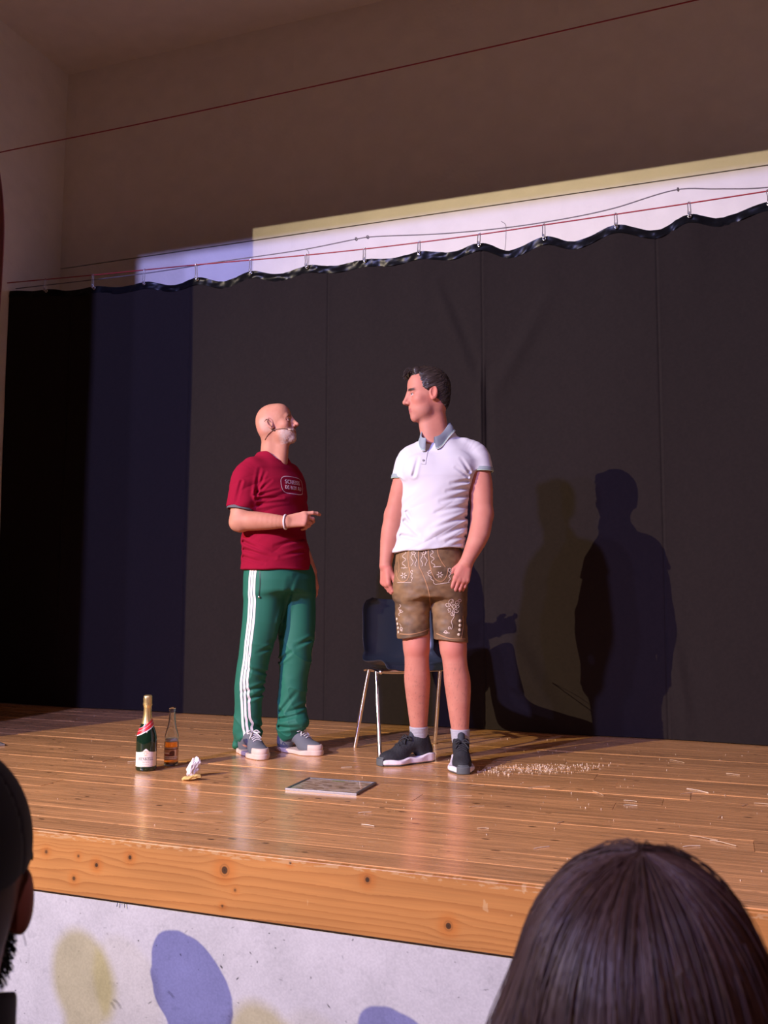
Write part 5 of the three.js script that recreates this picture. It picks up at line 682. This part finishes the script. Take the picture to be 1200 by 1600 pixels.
  const hairF = (x, y, z) => { let d = skull(x, y, z); if (d > 0.09) return d; d = smin(d, hback(x, y, z), 0.02); d = smin(d, quiff(x, y, z), 0.02); const front = z * 0.86 - y * 0.51 - 0.019 + 0.002 * vn(y * 60, z * 40), nape = -(y + 0.086 - (z + 0.10) * 0.80), over = smax(front, -(y - 0.066 - 0.25 * (0.085 - z)), 0.01); d = smax(d, Math.min(front, 0.2) > 0 && y > 0.075 ? smin(over, front, 0.01) * 0 + (0.072 + 0.006 * vn(x * 90, z * 60) - y) : front, 0.008); d = smax(d, nape, 0.010); d = smax(d, -earCut(x, y, z), 0.006); d = smax(d, -earCut2(x, y, z), 0.006); const px = x - 0.046, py = y; if (y > 0.06 && z > -0.07) d += 0.0055 * Math.exp(-((px / 0.0030) ** 2)) * sstep(-0.06, -0.02, z); return d + strand(x, y, z); };
  const hairW = placed(hairF, ho, he, hs);
  part('hair', skinOf(hairW, [-0.22, 1.60, -0.15], [0.09, 1.93, 0.16], 0.0024, (x, y, z) => { const [a, b, e] = hIn(x, y, z), t = clamp(0.35 + 0.9 * vn(a * 160 + b * 40, b * 230 + e * 70, e * 22) * (0.5 + 0.5 * vn(a * 30, b * 40, e * 10)) + 0.35 * vn(a * 420, b * 480 + e * 130, e * 40)); return mixc([0.016, 0.010, 0.008], [0.085, 0.060, 0.052], t * t); }), new THREE.MeshPhysicalMaterial({ vertexColors: true, roughness: 0.46 }), man, 'short dark brown hair combed from a side parting');
  const tufts = []; const tr = rng(3); for (let i = 0; i < 26; i++) { const x = -0.035 + tr() * 0.07, y = 0.108 + tr() * 0.022, z = 0.06 + tr() * 0.02; tufts.push(tube([[x, y, z], [x - 0.006, y + 0.004, z + 0.018], [x - 0.010 + tr() * 0.01, y - 0.012 - tr() * 0.02, z + 0.030 + tr() * 0.012]].map(hOut), 0.0016, 8, 5)); } part('fringe', merge(tufts), std([0.030, 0.020, 0.017], 0.4), man, 'loose strands over the forehead');
}

// ---------------------------------------------------------------- audience in front of the stage
const cloths = { dark: std([0.02, 0.02, 0.024], 0.85), plum: std([0.10, 0.04, 0.06], 0.85), denim: std([0.04, 0.06, 0.11], 0.85), black: std([0.008, 0.008, 0.009], 0.8) };
const darkShoe = std([0.03, 0.025, 0.02], 0.6);
function standing(o) {   // a standing spectator, facing the stage; crown at height o.h
  const man = thing('person', o.label, 'person', o.at, o.turn), k = o.h / 1.70, hy = o.h - 0.125 * o.hs[1], ho = [0, hy, 0.01], he = frameOf(0, o.pitch || 0, 0), top = hy - 0.13;
  const head = placed(headField({}), ho, he, o.hs), hIn = inFrame(ho, he, o.hs), neck = cap([0, top - 0.11, -0.02], [0, hy - 0.05, -0.012], 0.056, 0.055), sy = top - 0.085;
  const torso = loft([[0.80 * k, 0, 0, 0.15, 0.11], [1.05 * k, 0, 0, 0.14, 0.105], [1.25 * k, 0, 0, 0.165, 0.115], [sy, 0, -0.01, 0.16, 0.09], [sy + 0.06, 0, -0.015, 0.08, 0.065]], 0, 0.02);
  const arms = both((s) => limb([[s * 0.165, sy - 0.02, -0.01], [s * 0.215, sy - 0.30 * k, -0.03], [s * 0.17, sy - 0.40 * k, 0.16]], [0.055, 0.046, 0.036], 0.02)), hands = both((s) => handField([s * 0.17, sy - 0.40 * k, 0.165], [-s * 0.5, 0.1, 0.85], [s * 0.3, 0.9, 0], s < 0 ? 1 : -1, [[30, 40, 25], [32, 42, 25], [34, 42, 25], [36, 42, 25]], [[0.8, 0.5, -0.3, 0.042, 0.012], [0.95, 0.2, -0.2, 0.032, 0.011], [1, 0, -0.1, 0.026, 0.009]], 0.92));
  const lg = both((s) => limb([[s * 0.09, 0.86 * k, 0], [s * 0.10, 0.48 * k, 0.01], [s * 0.105, 0.06, 0]], [0.09, 0.065, 0.045], 0.02));
  const body = (x, y, z) => { let d = smin(neck(x, y, z), torso(x, y, z) + 0.015, 0.03); if (y > top - 0.06) d = smin(d, head(x, y, z), 0.018); for (const a of arms) d = smin(d, a(x, y, z), 0.03); for (const a of hands) d = smin(d, a(x, y, z), 0.008); for (const a of lg) d = smin(d, a(x, y, z) + 0.01, 0.02); return d; };
  const tint = (x, y, z) => { const n = fbm(x * 40, y * 40, z * 40, 3); let c = [o.skin[0] * (1 + 0.1 * n), o.skin[1] * (1 + 0.18 * n), o.skin[2] * (1 + 0.18 * n)]; if (y > top - 0.05 && o.tint) c = o.tint(c, ...hIn(x, y, z)); return c; };
  part('body', joinSkin([skinOf(body, [-0.12, top - 0.08, -0.15], [0.12, o.h + 0.02, 0.17], 0.0032 * (o.coarse || 1), tint), skinOf(body, [-0.32, 0.02, -0.20], [0.32, top - 0.077, 0.38], 0.009, tint)]), skinMat, man);
  const shirt = (x, y, z) => { let d = torso(x, y, z); for (const a of arms) d = smin(d, smax(a(x, y, z) - 0.010, z - 0.12, 0.01), 0.03); d = smax(d, -(Math.hypot(x, (z + 0.012) * 1.0, Math.max(0, sy + 0.03 - y) * 3) - 0.062), 0.01); return d + 0.006 * vn(x * 12, y * 16 + x * 8, z * 12) * sstep(sy, sy - 0.2, y); };
  part('jacket', skinOf(shirt, [-0.32, 0.76 * k, -0.22], [0.32, top + 0.02, 0.20], 0.007), o.cloth, man); if (o.collar) part('collar', skinOf((x, y, z) => smax(Math.abs(neck(x, y, z) - 0.014) - 0.005, Math.max(y - (hy - 0.085 - z * 0.35), sy + 0.01 - y), 0.004), [-0.12, sy - 0.02, -0.13], [0.12, hy, 0.10], 0.004), o.collar, man);
  part('trousers', skinOf((x, y, z) => { let d = lg[0](x, y, z); d = smin(d, lg[1](x, y, z), 0.02) - 0.012; d = smin(d, loft([[0.80 * k, 0, 0, 0.15, 0.11], [0.92 * k, 0, 0, 0.145, 0.108]], 0, 0.02)(x, y, z), 0.03); return smax(d, 0.03 - y, 0.004); }, [-0.26, 0, -0.18], [0.26, 0.95 * k, 0.18], 0.009), o.legs, man);
  for (const s of [-1, 1]) { shoeParts.up ??= skinOf(shoeUpper, ...shoeBox, 0.0035); const m = part('shoe', shoeParts.up, darkShoe, man); m.position.set(s * 0.105, -0.012, 0.05); }
  return { man, hIn, hOut: outFrame(ho, he, o.hs), ho, he, hs: o.hs, neck, top, hy };
}
const toStage = Math.PI + 0.15;
// the man with the black cap at the left
{
  const beardZone = (b, e, ax) => sstep(-0.030, -0.045, b) * sstep(-0.01, 0.01, e);
  const p = standing({ label: 'man in a black cap seen from behind, his right ear showing', at: [0.230, 0, 1.83], turn: toStage + 0.55, h: 1.594, hs: [0.98, 0.94, 0.95], skin: [0.42, 0.19, 0.13], cloth: cloths.dark, legs: cloths.denim, collar: cloths.black, tint: (c, a, b, e) => mixc(c, [0.02, 0.014, 0.012], Math.max(0.85 * beardZone(b, e, Math.abs(a)), 0.9 * sstep(0.035, 0.0, e + 0.05 + Math.abs(a) * 0.2) * sstep(-0.10, -0.07, b))) });
  const dome = ell([0, 0.050, -0.014], [0.084, 0.104, 0.110]), brim = (x, y, z) => { const d = Math.hypot(x / 0.085, (z - 0.06) / 0.115) - 1; return smax(d * 0.085, Math.abs(y - 0.040 + x * x * 3.2 + Math.max(0, z - 0.1) * 0.12) - 0.003, 0.003); };
  const capF = (x, y, z) => { let d = Math.abs(dome(x, y, z) + 0.003) - 0.003; d = smax(d, 0.034 - y + 0.10 * (z + 0.014), 0.003); d += 0.0012 * Math.exp(-((Math.abs(Math.atan2(x, z + 0.014) * 3 / Math.PI - Math.round(Math.atan2(x, z + 0.014) * 3 / Math.PI)) / 0.03) ** 2)); return smin(d, smax(brim(x, y, z), 0.055 - z, 0.002), 0.004); };
  const c = part('cap', skinOf(placed(capF, p.ho, p.he, p.hs), [-0.13, p.hy - 0.03, -0.16], [0.13, p.hy + 0.17, 0.20], 0.0032), cloths.black, p.man, 'plain black cap'); const bt = new THREE.SphereGeometry(0.008, 12, 8); bt.translate(...p.hOut([0, 0.154, -0.014])); part('cap_button', bt, cloths.black, c);
  const hairs = [], r = rng(6); const hf = placed(headField({}), p.ho, p.he, p.hs); for (let i = 0; i < 900; i++) { const s = r() < 0.75 ? -1 : 1, b = -0.035 - r() * 0.085, e = -0.005 + r() * 0.085, q = p.hOut([s * 0.10, b, e]), g = onto(hf, q, [-s * 0, 0, 0].map((v, k) => [p.he[0], p.he[1], p.he[2]][k] * s), 0.05), n = grad(hf, ...g), l = 0.003 + r() * 0.006; hairs.push(tube([[g[0], g[1], g[2]], [g[0] + n[0] * l * 0.6, g[1] + n[1] * l * 0.6 - l * 0.3, g[2] + n[2] * l * 0.6 + (r() - 0.5) * l], [g[0] + n[0] * l, g[1] + n[1] * l - l * 0.9, g[2] + n[2] * l + (r() - 0.5) * l * 1.5]], 0.0004, 3, 3)); } part('beard', merge(hairs), std([0.014, 0.010, 0.009], 0.5), p.man, 'short dark beard');
}
// the woman with long brown hair at the right
{
  const p = standing({ label: 'woman with long brown hair seen from behind at lower right', at: [0.838, 0, 1.668], turn: toStage - 0.02, h: 1.522, hs: [0.95, 0.92, 0.93], skin: [0.50, 0.27, 0.19], cloth: cloths.plum, legs: cloths.denim });
  const hy = p.hy, mass = union([ell([0, hy + 0.020, -0.020], [0.098, 0.118, 0.118]), cap([-0.070, hy - 0.04, -0.030], [-0.088, hy - 0.30, -0.035], 0.055, 0.040), cap([0.070, hy - 0.04, -0.030], [0.088, hy - 0.30, -0.035], 0.055, 0.040), cap([0, hy - 0.02, -0.06], [0, hy - 0.32, -0.075], 0.07, 0.05)], 0.05);
  const face = cap([0, hy + 0.015, 0.11], [0, hy - 0.14, 0.11], 0.058, 0.07), hairF = (x, y, z) => smax(mass(x, y, z), -face(x, y, z), 0.02);
  const H = part('hair', skinOf(hairF, [-0.17, hy - 0.40, -0.18], [0.17, hy + 0.16, 0.14], 0.006), std([0.022, 0.012, 0.009], 0.5), p.man, 'long smooth brown hair');
  const r = rng(31), P = [], N = [], C = [], T = [];
  for (let s = 0; s < 5200; s++) {
    const psi = r() * 6.2832, bright = 0.5 + r() * 1.2, cl = 0.5 + 0.5 * vn(psi * 5, 3), col = mixc([0.044, 0.022, 0.015], [0.150, 0.082, 0.055], clamp(0.25 * bright + 0.5 * cl * r())), wob = (r() - 0.5) * 0.22, drift = vn(psi * 6, 9) * 0.10, len = 0.20 + r() * 0.20, th0 = Math.pow(r(), 1.3) * 0.9, jit = 0.0005 + r() * 0.0045 + (r() < 0.03 ? 0.004 : 0), rad = 0.00045 + r() * 0.00035, pts = [];
    let hang = null;
    for (let k = 0; k <= 17; k++) {
      const t = k / 17, th = th0 + t * 2.4; let q;
      if (th < 1.62) { const a = psi + (wob + drift) * th, d = [Math.sin(th) * Math.sin(a), Math.cos(th), Math.sin(th) * Math.cos(a)], o = [0, hy - 0.01, -0.035]; let u = 0.25; for (let n = 0; n < 14; n++) { const e = hairF(o[0] + d[0] * u, o[1] + d[1] * u, o[2] + d[2] * u); u -= e * 0.9; } u += jit; q = [o[0] + d[0] * u, o[1] + d[1] * u, o[2] + d[2] * u]; hang = q; }
      else { if (!hang) break; const dy = (th - 1.62) / 0.8 * len; q = [hang[0] * (1 - 0.1 * dy) + 0.006 * vn(psi * 9, dy * 12), hang[1] - dy, hang[2] + 0.006 * vn(psi * 7 + 4, dy * 12)]; const e = hairF(...q); if (e < jit) { const g = grad(hairF, ...q); q = q.map((v, i) => v + g[i] * (jit - e)); } }
      if (q[2] > 0.035 && q[1] < hy + 0.04) break; pts.push(q);
    }
    if (pts.length < 4) continue; const o = P.length / 3, n = pts.length;
    for (let k = 0; k < n; k++) { const a = V3(...pts[Math.max(0, k - 1)]), b = V3(...pts[Math.min(n - 1, k + 1)]), t = b.sub(a).normalize(), nn = V3(...grad(hairF, ...pts[k], 0.01)), sd = V3().crossVectors(nn, t).normalize(); nn.crossVectors(t, sd); const w = rad * (k === n - 1 ? 0.3 : 1); for (let m = 0; m < 3; m++) { const an = m * 2.0944 + 1.5708, dx = Math.cos(an), dy = Math.sin(an), v = [sd.x * dx + nn.x * dy, sd.y * dx + nn.y * dy, sd.z * dx + nn.z * dy]; P.push(pts[k][0] + v[0] * w, pts[k][1] + v[1] * w, pts[k][2] + v[2] * w); N.push(...v); C.push(...col); if (k) { const i0 = o + (k - 1) * 3 + m, i1 = o + (k - 1) * 3 + (m + 1) % 3; T.push(i0, i1, i0 + 3, i1, i1 + 3, i0 + 3); } } }
  }
  const g = new THREE.BufferGeometry(); g.setAttribute('position', new THREE.Float32BufferAttribute(P, 3)); g.setAttribute('normal', new THREE.Float32BufferAttribute(N, 3)); g.setAttribute('color', new THREE.Float32BufferAttribute(C, 3)); g.setAttribute('uv', new THREE.Float32BufferAttribute(new Float32Array(P.length / 3 * 2), 2)); g.setIndex(T);
  part('strands', g, new THREE.MeshPhysicalMaterial({ vertexColors: true, roughness: 0.45 }), H).userData.kind = 'stuff';
}
// two children standing at the stage edge, whose heads shade the panel
for (const c of [{ label: 'dark-haired child in a dark jacket standing nearest the stage front', at: [-1.31, 0, 0.94], h: 1.372, cloth: cloths.dark, hair: std([0.02, 0.015, 0.012], 0.5) }, { label: 'fair-haired child in a plum jacket standing before the stage front', at: [-0.79, 0, 1.03], h: 1.332, cloth: cloths.plum, hair: std([0.25, 0.15, 0.07], 0.5) }]) {
  const p = standing({ ...c, turn: toStage, hs: [0.93, 0.88, 0.92], skin: [0.55, 0.30, 0.22], legs: cloths.denim, coarse: 2 });
  part('hair', skinOf(placed((x, y, z) => smax(ell([0, 0.022, -0.018], [0.106, 0.116, 0.118])(x, y, z) + 0.003 * vn(x * 60, y * 60, z * 20), z * 0.86 - y * 0.51 - 0.02, 0.01), p.ho, p.he, p.hs), [-0.14, p.hy - 0.14, -0.17], [0.14, p.hy + 0.16, 0.15], 0.006), c.hair, p.man);
}

renderer.render(scene, camera);
